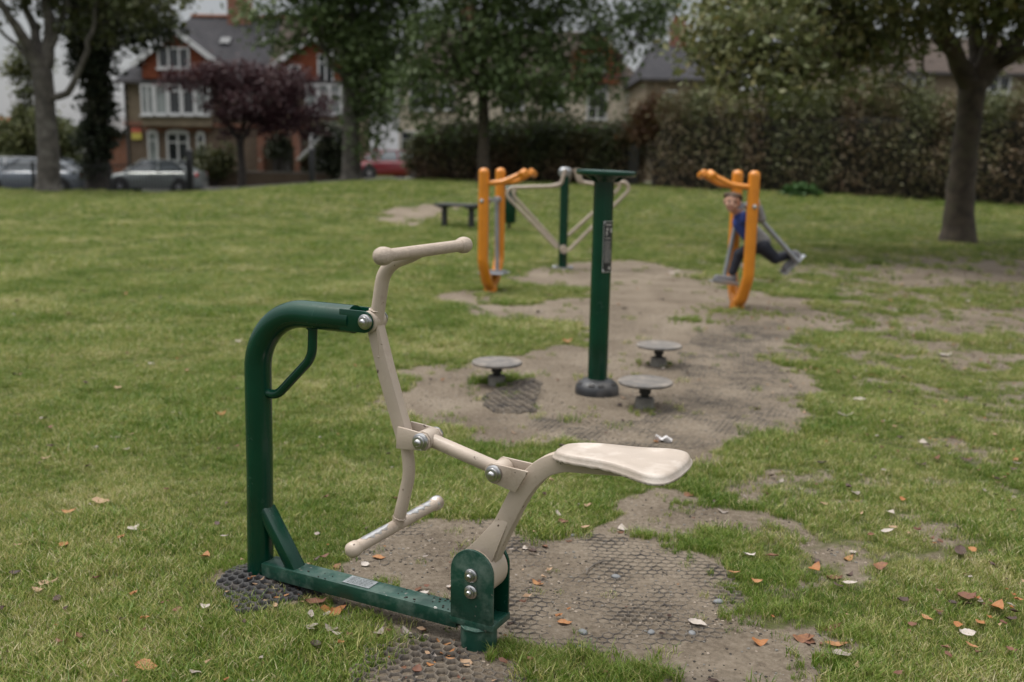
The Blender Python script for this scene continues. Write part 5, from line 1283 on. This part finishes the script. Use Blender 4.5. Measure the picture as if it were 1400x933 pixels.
bush('weed_clump', 27.2, (1096, 262), [(1080, 261, 8, 5, 0), (1096, 258, 9, 7, 0), (1112, 262, 7, 5, 0)], 'fresh green broad leaved weeds at the foot of the tall hedge', 'weeds', M['leaf_weed'], 500, .16, clump=.12)
bush('garden_shrub', 49.6, (292, 246), [(292, 222, 26, 20, 0), (310, 215, 14, 22, 0), (276, 230, 16, 14, 0)], 'green garden shrub in front of the ground floor windows of the red gabled house', 'shrub', M['leaf_plane'], 3600, .15)
bush('garden_shrub', 50.0, (456, 246), [(456, 190, 26, 28, 0), (448, 222, 24, 22, 0), (466, 215, 20, 26, 0)], 'dark evergreen garden shrub left of the grey trunked tree', 'shrub', M['leaf_ivy'], 4200, .16)
bush('garden_shrub', 50.5, (382, 246), [(382, 205, 18, 18, 0), (384, 190, 12, 12, 0)], 'small dark round topped shrub on a stem by the house porch', 'shrub', M['leaf_ivy'], 1800, .14)
bush('garden_shrub', 47, (590, 240), [(590, 205, 30, 26, 0), (565, 215, 22, 18, 0), (622, 195, 26, 30, 0)], 'dull green garden shrub behind the red car', 'shrub', M['leaf_plane'], 4200, .15)

# ------------------------------------------------------------------ houses
class House:
    """local axes: x along the front, y back from the front wall, z up; placed so its front wall is at depth Y"""
    def __init__(s, name, Y, u0, vb, label):
        b = at(u0, vb, Y); s.o = Vector((b[0], Y, gz(b[0], Y))); s.Y = Y; s.k = Y / F
        s.t = thing(name, s.o, 0, label, 'house')
    def p(s, u, v, dy=0):
        q = at(u, v, s.Y + dy); return Vector(q) - s.o
    def wall(s, name, u0, v0, u1, v1, y0, y1, m, bot=None):
        a, b = s.p(u0, v0, y0), s.p(u1, v1, y0); zb = b.z if bot is None else bot
        mb = MB(); mb.box(((a.x + b.x) / 2, (y0 + y1) / 2, (a.z + zb) / 2), (b.x - a.x, y1 - y0, a.z - zb)); return mb.build(name, m, s.t)
    def window(s, u0, v0, u1, v1, cols, rows, y=0, pane='pane', arch=False, sill=True, par=None):
        c = s.p((u0 + u1) / 2, (v0 + v1) / 2, y); w = (u1 - u0) * s.k; h = (v1 - v0) * s.k
        mb = MB(); fr = .09
        for x in (-w / 2 + fr / 2, w / 2 - fr / 2): mb.box((c.x + x, y - .05, c.z), (fr, .14, h))
        for z in (-h / 2 + fr / 2, h / 2 - fr / 2): mb.box((c.x, y - .05, c.z + z), (w - 2 * fr, .136, fr))
        for i in range(1, cols): mb.box((c.x - w / 2 + w * i / cols, y - .045, c.z), (.085, .11, h - 2 * fr))
        for f in rows: mb.box((c.x, y - .04, c.z - h / 2 + h * f), (w - 2 * fr, .08, .07))
        if arch: mb.prism([(c.x - w / 2, c.z + h / 2 + .002)] + [(c.x - w / 2 * math.cos(t), c.z + h / 2 + .16 * math.sin(t)) for t in np.linspace(0.05, PI - .05, 9)] + [(c.x + w / 2, c.z + h / 2 + .002)], y - .10, y - .005, lambda p, q, t_: (p, t_, q))
        o = mb.build('window', M['white_trim'], s.t if par is None else par)
        mb = MB(); mb.box((c.x, y - .012, c.z), (w - 2 * fr + .01, .02, h - 2 * fr + .01)); mb.build('pane', M[pane], o)
        if sill:
            mb = MB(); mb.box((c.x, y - .09, c.z - h / 2 - .045), (w + .16, .22, .085)); mb.build('sill', M['white_trim'], o)
        return o
    def slab(s, name, pts, m, th=.10, par=None):
        pts = [Vector(p) for p in pts]; n = (pts[1] - pts[0]).cross(pts[2] - pts[0]).normalized()
        if n.z < 0: n = -n
        k = len(pts); mb = MB(); mb.add(pts + [p - n * th for p in pts], [tuple(range(k)), tuple(range(2 * k - 1, k - 1, -1))] + [(i, (i + 1) % k, k + (i + 1) % k, k + i) for i in range(k)])
        return mb.build(name, m, s.t if par is None else par)
# --- the red gabled pair of houses
H = House('brick_house', 54.0, 168, 250, 'large old house pair with red tiled gables, slate roof and white bay windows')
L0, L1 = H.p(168, 106).x, H.p(472, 106).x; ez = H.p(240, 106).z; D = 9.0
zc = H.p(240, 172).z; zm = H.p(240, 178).z
mb = MB(); mb.box(((L0 + L1) / 2, D / 2, zc / 2 - .2), (L1 - L0, D, zc + .4)); H.lower = mb.build('lower_wall', M['brick_brown'], H.t)
mb = MB(); mb.box(((L0 + L1) / 2, D / 2 + .02, (zc + ez) / 2), (L1 - L0 - .04, D - .04, ez - zc)); mb.build('upper_wall', M['render_tan'], H.t)
mb = MB(); mb.box(((L0 + L1) / 2, -.03, zc + .06), (L1 - L0 + .1, .12, .20)); mb.build('brick_course', M['brick_red'], H.t)
rz = H.p(300, 24, 4.5).z; ov = .35
xh = H.p(214, 22, 4.5).x
H.slab('roof', [(L0 - ov, -ov, ez - .25), ((L0 + L1) / 2 + 1.6, -ov, ez - .25), ((L0 + L1) / 2 + 1.6, D / 2, rz), (L0 + 2.3, D / 2, rz)], M['slate'])
H.slab('roof', [((L0 + L1) / 2 + 1.62, -ov, ez - .25), (L1 + ov, -ov, ez - .25), (L1 - .4, D / 2, rz), ((L0 + L1) / 2 + 1.62, D / 2, rz)], M['brown_tile'], .1)
H.slab('roof', [(L0 - ov, D + ov, ez - .25), (L1 + ov, D + ov, ez - .25), (L1 - .4, D / 2 + .02, rz), (L0 + 2.3, D / 2 + .02, rz)], M['slate'])
H.slab('roof', [(L0 - ov, -ov + .05, ez - .25), (L0 - ov, D + ov - .05, ez - .25), (L0 + 2.28, D / 2, rz - .02)], M['slate'])
H.slab('roof', [(L1 + ov, -ov + .05, ez - .25), (L1 + ov, D + ov - .05, ez - .25), (L1 - .38, D / 2, rz - .02)], M['brown_tile'])
mb = MB(); mb.tube([(L0 + 2.3, D / 2, rz + .05), (L1 - .4, D / 2, rz + .05)], .11, 10); mb.build('ridge_tiles', M['brick_red'], H.t)
mb = MB(); mb.box(((L0 + L1) / 2, -ov - .05, ez - .30), (L1 - L0 + .7, .14, .14)); mb.build('gutter', M['dark_trim'], H.t)
def gable(uc, u0, u1, vt, vs, vb, y=-.45):
    a = H.p(uc, vt, y); hw = (u1 - u0) / 2 * H.k; zs = H.p(uc, vs, y).z; zb = H.p(uc, vb, y).z; x = a.x
    mb = MB(); mb.prism([(x - hw, zb), (x + hw, zb), (x + hw, zs), (x, a.z), (x - hw, zs)], y, y + .45 + 3.2, lambda p, q, t_: (p, t_, q)); g = mb.build('gable', M['tile_red'], H.t)
    sl = (a.z - zs) / hw
    for s_ in (-1, 1):
        H.slab('gable_roof', [(x, y - .35, a.z + .14), (x + s_ * (hw + .45), y - .35, a.z + .14 - sl * (hw + .45)), (x + s_ * (hw + .45), y + 3.4, a.z + .14 - sl * (hw + .45)), (x, y + 4.2, a.z + .14)], M['slate'], .1, g)
        mb = MB(); mb.rect([(x, y - .38, a.z + .02), (x + s_ * (hw + .42), y - .38, a.z + .02 - sl * (hw + .42))], .07, .26, side=(0, 1, 0)); mb.build('bargeboard', M['white_trim'], g)
    return g
gable(243, 194, 292, 44, 84, 108); gable(428, 380, 470, 52, 88, 113)
H.window(217, 66, 259, 93, 3, [], -.45); H.window(395, 90, 410, 104, 1, [], -.45); H.window(435, 76, 456, 112, 2, [.7], -.45)
# first-floor bay, left half
def bay(u0, u1, v0, v1, vb, n, y=-.55, m='render_tan'):
    a, b = H.p(u0, v0, y), H.p(u1, v1, y); zb = H.p(u0, vb, y).z
    mb = MB(); mb.box(((a.x + b.x) / 2, y / 2 + .05, (b.z + zb) / 2 - .03), (b.x - a.x + .12, -y + .1, b.z - zb - .06)); mb.build('bay_apron', M[m], H.t)
    mb = MB(); mb.box(((a.x + b.x) / 2, y / 2, a.z + .10), (b.x - a.x + .4, -y + .25, .16)); mb.build('bay_roof', M['dark_trim'], H.t)
    for s_, xx in ((0, a.x), (1, b.x)):
        mb = MB(); mb.box((xx, y / 2 + .03, (a.z + b.z) / 2), (.14, -y - .08, a.z - b.z)); mb.build('bay_cheek', M['white_trim'], H.t)
    return n
bay(193, 286, 116, 156, 172, 5); 
for i, pn in enumerate(('pane_net', 'pane_net', 'pane', 'pane', 'pane_net')):
    w = 93 / 5; H.window(193 + w * i + .5, 117, 193 + w * (i + 1) - .5, 156, 1 if i in (1, 2, 3) else 2, [.78] if i > 1 else [], -.55, pn)
bay(418, 467, 115, 156, 172, 4)
for i in range(3):
    w = 49 / 3; H.window(418 + w * i + .5, 116, 418 + w * (i + 1) - .5, 155, 1, [.68], -.55, 'pane_net')
bay(424, 462, 182, 222, 240, 3, -.5, 'brick_brown')
H.window(425, 183, 443, 221, 1, [.7], -.5); H.window(444, 183, 461, 221, 1, [.7], -.5)
H.window(203, 182, 217, 220, 1, [.72], 0, 'pane_net', True); H.window(229, 182, 259, 221, 2, [.66], 0, 'pane', True); H.window(270, 184, 281, 222, 1, [.66], 0, 'pane', True)
H.window(330, 122, 345, 158, 1, [.6], 0); H.window(352, 122, 367, 158, 1, [.6], 0)
# brick arches over ground-floor windows, porch and door
for u in (210, 244, 275.5):
    c = H.p(u, 177, -.06); mb = MB(); mb.box((c.x, -.03, c.z), (1.0 if u != 244 else 1.5, .09, .30)); mb.build('brick_arch', M['brick_red'], H.t)
c = H.p(386, 240, 0); mb = MB(); 
mb.prism([(c.x - 1.1, 0), (c.x - .85, 0), (c.x - .85, 1.9)] + [(c.x - .85 * math.cos(t), 1.9 + .85 * math.sin(t)) for t in np.linspace(.1, PI - .1, 10)] + [(c.x + .85, 1.9), (c.x + .85, 0), (c.x + 1.1, 0), (c.x + 1.1, 3.0), (c.x - 1.1, 3.0)], -.8, -.02, lambda p, q, t_: (p, t_, q)); mb.build('porch_arch', M['brick_red'], H.t)
mb = MB(); mb.box((c.x, -.05, 1.1), (1.0, .08, 2.1)); dr = mb.build('door', M['dark_trim'], H.t); mb = MB(); mb.ball((c.x + .38, -.11, 1.05), .04, 8); mb.build('handle', M['silver'], dr)
H.slab('porch_roof', [(c.x + 1.1, -1.6, 1.55), (c.x + 2.6, -1.6, 2.95), (c.x + 2.6, -.1, 2.95), (c.x + 1.1, -.1, 1.55)], M['white_trim'], .12)
c = H.p(328, 10, 4.3); mb = MB(); mb.box((c.x, 4.3, (c.z + rz) / 2 + .2), (1.25, .7, c.z - rz + 2.6)); mb.box((c.x, 4.3, c.z + 1.55), (1.4, .85, .2)); ch = mb.build('chimney', M['brick_red'], H.t)
for i in range(4): mb = MB(); mb.lathe([(.13, 0), (.11, .35), (.13, .4), (.09, .4), (.09, .1), (0, .1)], (c.x - .42 + .28 * i, 4.3, c.z + 1.65), (0, 0, 1), 12); mb.build('chimney_pot', M['brick_red'], ch)
mb = MB(); mb.tube([(L0 + .12, -.10, -.2), (L0 + .12, -.10, ez - .3)], .07, 10); mb.build('drain_pipe', M['dark_trim'], H.t)
for u, v in ((308, 42), (355, 38)):
    q = H.p(u, v, 2.6); mb = MB(); n_ = Vector((0, -1, 1)).normalized(); zz = ez - .25 + (2.6 + ov) * (rz - ez + .25) / (D / 2 + ov)
    mb.box((q.x, 2.6 - .05, zz + .06), (.55, .6, .08), Matrix.Rotation(math.atan2(rz - ez, D / 2 + ov), 3, 'X')); mb.build('skylight', M['pane'], H.t)
c = H.p(187, 183, -.1); sg = thing('estate_sign', H.o + Vector((c.x, -.12, c.z)), 0, 'small red and yellow board fixed to the brick wall of the corner house', 'sign')
mb = MB(); mb.box((0, 0, -.13), (.52, .05, .34)); mb.build('sign_board', M['sign_yellow'], sg); mb = MB(); mb.box((0, -.002, .17), (.52, .05, .24)); mb.build('sign_header', M['sign_red'], sg)
# front garden wall
q0, q1 = at(282, 240, 50.5), at(470, 240, 50.5)
gw = thing('garden_wall', (q0[0], 50.0, gz(q0[0], 50.0)), 0, 'low dark brick garden wall before the right half of the gabled house', 'wall')
mb = MB(); mb.box(((q1[0] - q0[0]) / 2, 0, .38), (q1[0] - q0[0], .22, .95)); mb.build('wall_body', M['brick_brown'], gw); mb = MB(); mb.box(((q1[0] - q0[0]) / 2, 0, .895), (q1[0] - q0[0] + .1, .3, .07)); mb.build('coping', M['concrete'], gw)
q0, q1 = at(-120, 225, 50), at(52, 225, 50)
gw = thing('garden_wall', (q0[0], 50.5, gz(q0[0], 50.5)), 0, 'long pale topped boundary wall behind the cars at far left', 'wall')
mb = MB(); mb.box(((q1[0] - q0[0]) / 2, 0, .65), (q1[0] - q0[0], .22, 1.5)); mb.build('wall_body', M['brick_brown'], gw); mb = MB(); mb.box(((q1[0] - q0[0]) / 2, 0, 1.46), (q1[0] - q0[0] + .1, .36, .14)); mb.build('coping', M['kerbstone'], gw)
# side outbuilding and plain houses
def plain_house(name, Y, u0, u1, v_eave, v_ridge, label, wallm, roofm, D=8.0, hip=0.0, wins=(), chim=None, gable_side=False):
    h = House(name, Y, u0, 250, label); a, b = h.p(u0, v_eave).x, h.p(u1, v_eave).x; ez = h.p((u0 + u1) / 2, v_eave).z; rz_ = h.p((u0 + u1) / 2, v_ridge, D / 2).z
    mb = MB(); mb.box(((a + b) / 2, D / 2, ez / 2 - .3), (b - a, D, ez + .6)); mb.build('wall', M[wallm], h.t)
    e = .3
    h.slab('roof', [(a - e, -e, ez - .1), (b + e, -e, ez - .1), (b + e - hip, D / 2, rz_), (a - e + hip, D / 2, rz_)], M[roofm])
    h.slab('roof', [(a - e, D + e, ez - .1), (b + e, D + e, ez - .1), (b + e - hip, D / 2 + .03, rz_), (a - e + hip, D / 2 + .03, rz_)], M[roofm])
    if hip:
        h.slab('roof', [(a - e, -e + .05, ez - .1), (a - e, D + e - .05, ez - .1), (a - e + hip, D / 2, rz_ - .02)], M[roofm]); h.slab('roof', [(b + e, -e + .05, ez - .1), (b + e, D + e - .05, ez - .1), (b + e - hip, D / 2, rz_ - .02)], M[roofm])
    else:
        for x in (a, b - .3):
            mb = MB(); mb.prism([(.15, ez), (D - .15, ez), (D / 2, rz_ - .2)], x, x + .3, lambda p, q, t_: (t_, p, q)); mb.build('gable', M[wallm], h.t)
    mb = MB(); mb.box(((a + b) / 2, -e - .05, ez - .18), (b - a + 2 * e, .12, .12)); mb.build('gutter', M['dark_trim'], h.t)
    for w in wins: h.window(*w)
    if chim:
        u, vt = chim; c = h.p(u, vt, D / 2 - .3); mb = MB(); mb.box((c.x, D / 2 - .3, (c.z + rz_) / 2 - .3), (.95, .7, c.z - rz_ + 1.4)); mb.box((c.x, D / 2 - .3, c.z + .36), (1.1, .85, .14)); k = mb.build('chimney', M['brick_red'], h.t)
        for s_ in (-.22, .22): mb = MB(); mb.lathe([(.13, 0), (.10, .5), (.13, .56), (.08, .56), (.08, .1), (0, .1)], (c.x + s_, D / 2 - .3, c.z + .43), (0, 0, 1), 12); mb.build('chimney_pot', M['tile_red'], k)
    return h
plain_house('brick_house', 62, -60, 24, 185, 160, 'low orange roofed brick building at the far left edge behind the cars', 'brick_red', 'tile_red', 7)
plain_house('brick_outbuilding', 60, 140, 172, 178, 160, 'small pink brick outbuilding with white fascia left of the corner house', 'brick_red', 'dark_trim', 5)
hc = plain_house('rendered_house', 64, 545, 866, 100, 42, 'pair of cream rendered houses behind the dense green trees', 'render_cream', 'brown_tile', 9, 2.5,
                 wins=[(560, 112, 590, 150, 2, [.7], 0), (600, 118, 622, 150, 2, [.7], 0), (690, 116, 716, 150, 2, [.7], 0), (748, 116, 770, 150, 2, [.7], 0), (803, 112, 830, 162, 2, [.3, .75], 0), (548, 180, 580, 220, 2, [.7], 0), (690, 180, 716, 220, 2, [.7], 0)], chim=(640, 15))
c = hc.p(815, 84, -.4); mb = MB(); mb.prism([(c.x - 1.5, c.z - 1.3), (c.x + 1.5, c.z - 1.3), (c.x + 1.5, c.z + .5), (c.x, c.z + 1.9), (c.x - 1.5, c.z + .5)], -.4, 3, lambda p, q, t_: (p, t_, q)); mb.build('gable', M['tile_red'], hc.t)
hc.window(806, 76, 828, 98, 2, [], -.4)
mb = MB(); c = hc.p(858, 150, 0); mb.tube([(c.x, -.1, 0), (c.x, -.1, 6)], .09, 10); mb.build('drain_pipe', M['white_trim'], hc.t)
plain_house('brown_house', 55, 884, 1010, 106, 58, 'brown house with slate roof and red chimney above the tall hedge left end', 'render_tan', 'slate', 9, 1.2, wins=[(905, 125, 925, 150, 2, [.7], 0)], chim=(928, 46))
plain_house('tan_house', 47, 1140, 1420, 96, 52, 'tan house with dark eaves half hidden behind the tall hedge on the right', 'render_tan', 'brown_tile', 8, 0, wins=[(1150, 106, 1176, 130, 2, [], 0), (1235, 104, 1262, 128, 2, [], 0), (1350, 104, 1380, 128, 2, [], 0)])

# ------------------------------------------------------------------ railings and gate posts at the road
def rail(name, x0, x1, Y, label):
    t = thing(name, (x0, Y, gz(x0, Y)), 0, label, 'fence'); mb = MB(); n = int((x1 - x0) / .11)
    for i in range(n + 1):
        x = (x1 - x0) * i / n; z = gz(x0 + x, Y) - gz(x0, Y); mb.box((x, 0, z + .66), (.016, .016, 1.22))
    mb.build('railing_bars', M['black_iron'], t)
    for h in (.18, 1.16):
        mb = MB(); mb.rect([((x1 - x0) * i / 20, 0, gz(x0 + (x1 - x0) * i / 20, Y) - gz(x0, Y) + h) for i in range(21)], .05, .04, side=(0, 1, 0)); mb.build('rail', M['black_iron'], t)
    m = int((x1 - x0) / 2.6)
    for i in range(m + 1):
        x = (x1 - x0) * i / m; z = gz(x0 + x, Y) - gz(x0, Y); mb = MB(); mb.box((x, .05, z + .62), (.07, .07, 1.36)); mb.build('fence_post', M['black_iron'], t)
xa, xb = at(-60, 250, 36.6)[0], at(256, 250, 36.6)[0]
rail('metal_railing', xa, xb, 36.6, 'black metal railing in front of the parked cars at the far left')
for u, v, hh, lab in ((261, 256, 1.62, 'tall black gate post in front of the silver hatchback'), (427, 249, 1.38, 'black gate post left of the grey trunked tree')):
    p = at(u, v, 36.8); g = thing('gate_post', (p[0], 36.8, gz(p[0], 36.8)), 0, lab, 'post'); mb = MB(); mb.box((0, 0, hh / 2 - .1), (.19, .19, hh + .2)); mb.build('shaft', M['black_iron'], g, bevel=.008)
    mb = MB(); mb.lathe([(.15, 0), (.15, .03), (.05, .09), (0, .10)], (0, 0, hh), (0, 0, 1), 4); mb.build('cap', M['black_iron'], g)

# ------------------------------------------------------------------ cars
def car(Y, uc, rz, paint, label, est=False, L=4.3, Hh=1.47):
    x = at(uc, 250, Y)[0]; t = thing('parked_car', (x, Y, gz(x, Y) + .006), rz, label, 'car', 'cars parked along the road')
    def sect(x_, zb, zt, w, r=.10):
        return [(x_, -w * .93, zb), (x_, -w, zb + .12), (x_, -w, zt - r * 1.4), (x_, -w * .94, zt - r * .4), (x_, -w * .80, zt), (x_, 0, zt + .02), (x_, w * .80, zt), (x_, w * .94, zt - r * .4), (x_, w, zt - r * 1.4), (x_, w, zb + .12), (x_, w * .93, zb)]
    k = L / 4.3
    st = [(-2.15, .36, .56, .62), (-2.10, .26, .68, .76), (-1.85, .20, .78, .84), (-1.2, .20, .90, .88), (-.95, .20, .94, .88), (.3, .20, .95, .89), (1.5, .20, .97, .88), (1.95, .22, .98, .84), (2.08, .26, .95, .78), (2.14, .38, .80, .70)]
    V = []; Fq = []
    for s_ in st: V += sect(s_[0] * k, *s_[1:])
    n = 11
    for i in range(len(st) - 1):
        for j in range(n): Fq.append((i * n + j, i * n + (j + 1) % n, (i + 1) * n + (j + 1) % n, (i + 1) * n + j))
    Fq += [tuple(range(n)), tuple((len(st) - 1) * n + j for j in range(n - 1, -1, -1))]
    mb = MB(); mb.add(V, Fq); body = mb.build('body', paint, t, smooth=50)
    rr = 1.98 if est else 1.75; rt = 1.55 if est else 1.05
    bot = [(-1.15, .80), (rr, .82)]; top = [(-.35, .62), (rt, .60)]
    zb, zt = .94, Hh - .05
    gl = [(bot[0][0] * k, -.80, zb), (bot[1][0] * k, -.80, zb), (bot[1][0] * k, .80, zb), (bot[0][0] * k, .80, zb), (top[0][0] * k, -.61, zt), (top[1][0] * k, -.61, zt), (top[1][0] * k, .61, zt), (top[0][0] * k, .61, zt)]
    mb = MB(); mb.add(gl, [(0, 1, 5, 4), (1, 2, 6, 5), (2, 3, 7, 6), (3, 0, 4, 7), (4, 5, 6, 7), (3, 2, 1, 0)]); mb.build('windows', M['car_glass'], t, bevel=.03)
    mb = MB(); cxr = (top[0][0] + top[1][0]) / 2 * k; lr = (top[1][0] - top[0][0]) * k
    for f, zz, sc_ in ((0, zt - .02, 1.04),): mb.box((cxr, 0, zt + .012), (lr * 1.06, 1.27, .055))
    mb.build('roof', paint, t, bevel=.025)
    for s_ in (-1, 1):
        for (bx, tx) in ((bot[0][0], top[0][0]), (.38, .36), (bot[1][0], top[1][0])):
            mb = MB(); mb.tube([(bx * k, s_ * .81, zb - .02), (tx * k, s_ * .62, zt)], .045, 8); mb.build('pillar', paint, t)
    for x_ in (-1.32, 1.30):
        for s_ in (-1, 1):
            mb = MB(); mb.lathe([(.20, -.10), (.29, -.11), (.32, -.08), (.325, .08), (.29, .11), (.20, .10)], (x_ * k, s_ * .80, .32), (0, s_, 0), 28); w = mb.build('wheel', M['tyre'], t)
            mb = MB(); mb.lathe([(0, .08), (.06, .105), (.19, .09), (.205, .10), (.205, .06), (0, .05)], (x_ * k, s_ * .80, .32), (0, s_, 0), 28); mb.build('rim', M['rim'], w)
            mb = MB(); mb.lathe([(.33, .05), (.40, .05), (.40, .083), (.33, .083)], (x_ * k, s_ * .80, .33), (0, s_, 0), 28); mb.build('wheel_arch', M['black_iron'], body)
    for s_ in (-1, 1):
        mb = MB(); mb.ball((-1.98 * k, s_ * .62, .66), .15, 14, (.9, 1.1, .55)); mb.build('headlight', M['lamp_clear'], t)
        mb = MB(); mb.ball((2.05 * k, s_ * .70, .80), .14, 14, (.5, .8, 1.0)); mb.build('tail_light', M['lamp_red'], t)
        mb = MB(); mb.ball((-.85 * k, s_ * .96, .99), .10, 12, (.7, 1.0, .65)); mb.build('wing_mirror', paint, t)
        for x_ in (.05, 1.05): mb = MB(); mb.box((x_ * k, s_ * .892, .80), (.18, .03, .03)); mb.build('door_handle', M['black_iron'], t)
    return t
P1 = mat('grey_green_metallic_paint', (.20, .22, .21), .3, metal=.35, var=.04, coat=.6); P2 = mat('steel_grey_metallic_paint', (.16, .18, .205), .3, metal=.35, var=.04, coat=.6)
P3 = mat('silver_white_paint', (.5, .51, .52), .3, var=.03, coat=.6); P4 = mat('dark_red_paint', (.17, .008, .014), .3, var=.05, coat=.6)
car(44.6, 214, 0.0, P1, 'silver grey hatchback parked in front of the red gabled house', L=4.2)
car(41.8, 50, 0.0, P2, 'steel grey saloon parked behind the pale trunk at far left', L=4.6)
car(46.0, 8, 0.0, P3, 'pale silver estate car behind the steel grey saloon', est=True, L=4.5)
car(51.0, 527, math.radians(32), P4, 'dark red car parked right of the grey trunked tree', L=4.1)

# ------------------------------------------------------------------ sky, sun, camera
w = bpy.data.worlds.new('World'); SC.world = w; w.use_nodes = True
nt = w.node_tree; nd = nt.nodes; lk = nt.links; bg = nd['Background']
SUN_EL, SUN_AZ = math.radians(66), math.radians(-70)          # azimuth from +Y towards +X: high, from the left and ahead
sky = nd.new('ShaderNodeTexSky'); sky.sky_type = 'NISHITA'; sky.sun_disc = False; sky.sun_elevation = SUN_EL; sky.sun_rotation = SUN_AZ; sky.dust_density = 3; sky.air_density = 1.2
tc = nd.new('ShaderNodeTexCoord'); sx = nd.new('ShaderNodeSeparateXYZ'); lk.new(tc.outputs['Generated'], sx.inputs[0])
ov_ = nd.new('ShaderNodeValToRGB'); e = ov_.color_ramp.elements   # overcast: dull grey low down, bright overhead
e[0].position = 0.0; e[0].color = (.18, .183, .19, 1); e[1].position = 1.0; e[1].color = (1.45, 1.45, 1.44, 1)
for p_, c_ in ((.22, (.20, .203, .21)), (.45, (.40, .403, .415)), (.72, (.90, .90, .91))):
    k = e.new(p_); k.color = (*c_, 1)
lk.new(sx.outputs['Z'], ov_.inputs['Fac'])
nz = nd.new('ShaderNodeTexNoise'); nz.inputs['Scale'].default_value = 2.4; nz.inputs['Detail'].default_value = 6; lk.new(tc.outputs['Generated'], nz.inputs['Vector'])
mr = nd.new('ShaderNodeMapRange'); mr.inputs['To Min'].default_value = .7; mr.inputs['To Max'].default_value = 1.3; lk.new(nz.outputs['Fac'], mr.inputs['Value'])
cl = nd.new('ShaderNodeMixRGB'); cl.blend_type = 'MULTIPLY'; cl.inputs['Fac'].default_value = 1; lk.new(ov_.outputs['Color'], cl.inputs['Color1']); lk.new(mr.outputs['Result'], cl.inputs['Color2'])
gain = nd.new('ShaderNodeMixRGB'); gain.blend_type = 'MULTIPLY'; gain.inputs['Fac'].default_value = 1; gain.inputs['Color2'].default_value = (11, 11, 11, 1); lk.new(cl.outputs['Color'], gain.inputs['Color1'])
mx = nd.new('ShaderNodeMixRGB'); mx.inputs['Fac'].default_value = .88; lk.new(sky.outputs['Color'], mx.inputs['Color1']); lk.new(gain.outputs['Color'], mx.inputs['Color2'])
lk.new(mx.outputs['Color'], bg.inputs['Color']); bg.inputs['Strength'].default_value = .108
sd = bpy.data.lights.new('sun', 'SUN'); sd.energy = 1.5; sd.angle = math.radians(16); sd.color = (1, .96, .90)
so = bpy.data.objects.new('sun', sd); COL.objects.link(so)
dirv = Vector((math.sin(SUN_AZ) * math.cos(SUN_EL), math.cos(SUN_AZ) * math.cos(SUN_EL), math.sin(SUN_EL)))
so.rotation_euler = dirv.to_track_quat('Z', 'Y').to_euler(); so.location = dirv * 60
cam = bpy.data.cameras.new('camera'); co = bpy.data.objects.new('camera', cam); COL.objects.link(co); SC.camera = co
cam.sensor_width = 36; cam.lens = F * 36 / 1400; cam.clip_end = 1500; cam.clip_start = .05
Rm = Matrix([list(r) for r in CAMR]).to_4x4(); Rm.translation = Vector((0, 0, EYE)); co.matrix_world = Rm
cam.dof.use_dof = True; cam.dof.focus_distance = 3.02; cam.dof.aperture_fstop = 2.0; cam.dof.aperture_blades = 9
SC.view_settings.view_transform = 'Standard'; SC.view_settings.look = 'None'; SC.view_settings.gamma = 1; SC.view_settings.exposure = 0.74
SC.cycles.use_denoising = True; SC.cycles.denoising_prefilter = 'ACCURATE'; SC.cycles.use_adaptive_sampling = False; SC.cycles.max_bounces = 6; SC.cycles.diffuse_bounces = 3; SC.cycles.transparent_max_bounces = 4
SC.render.film_transparent = False
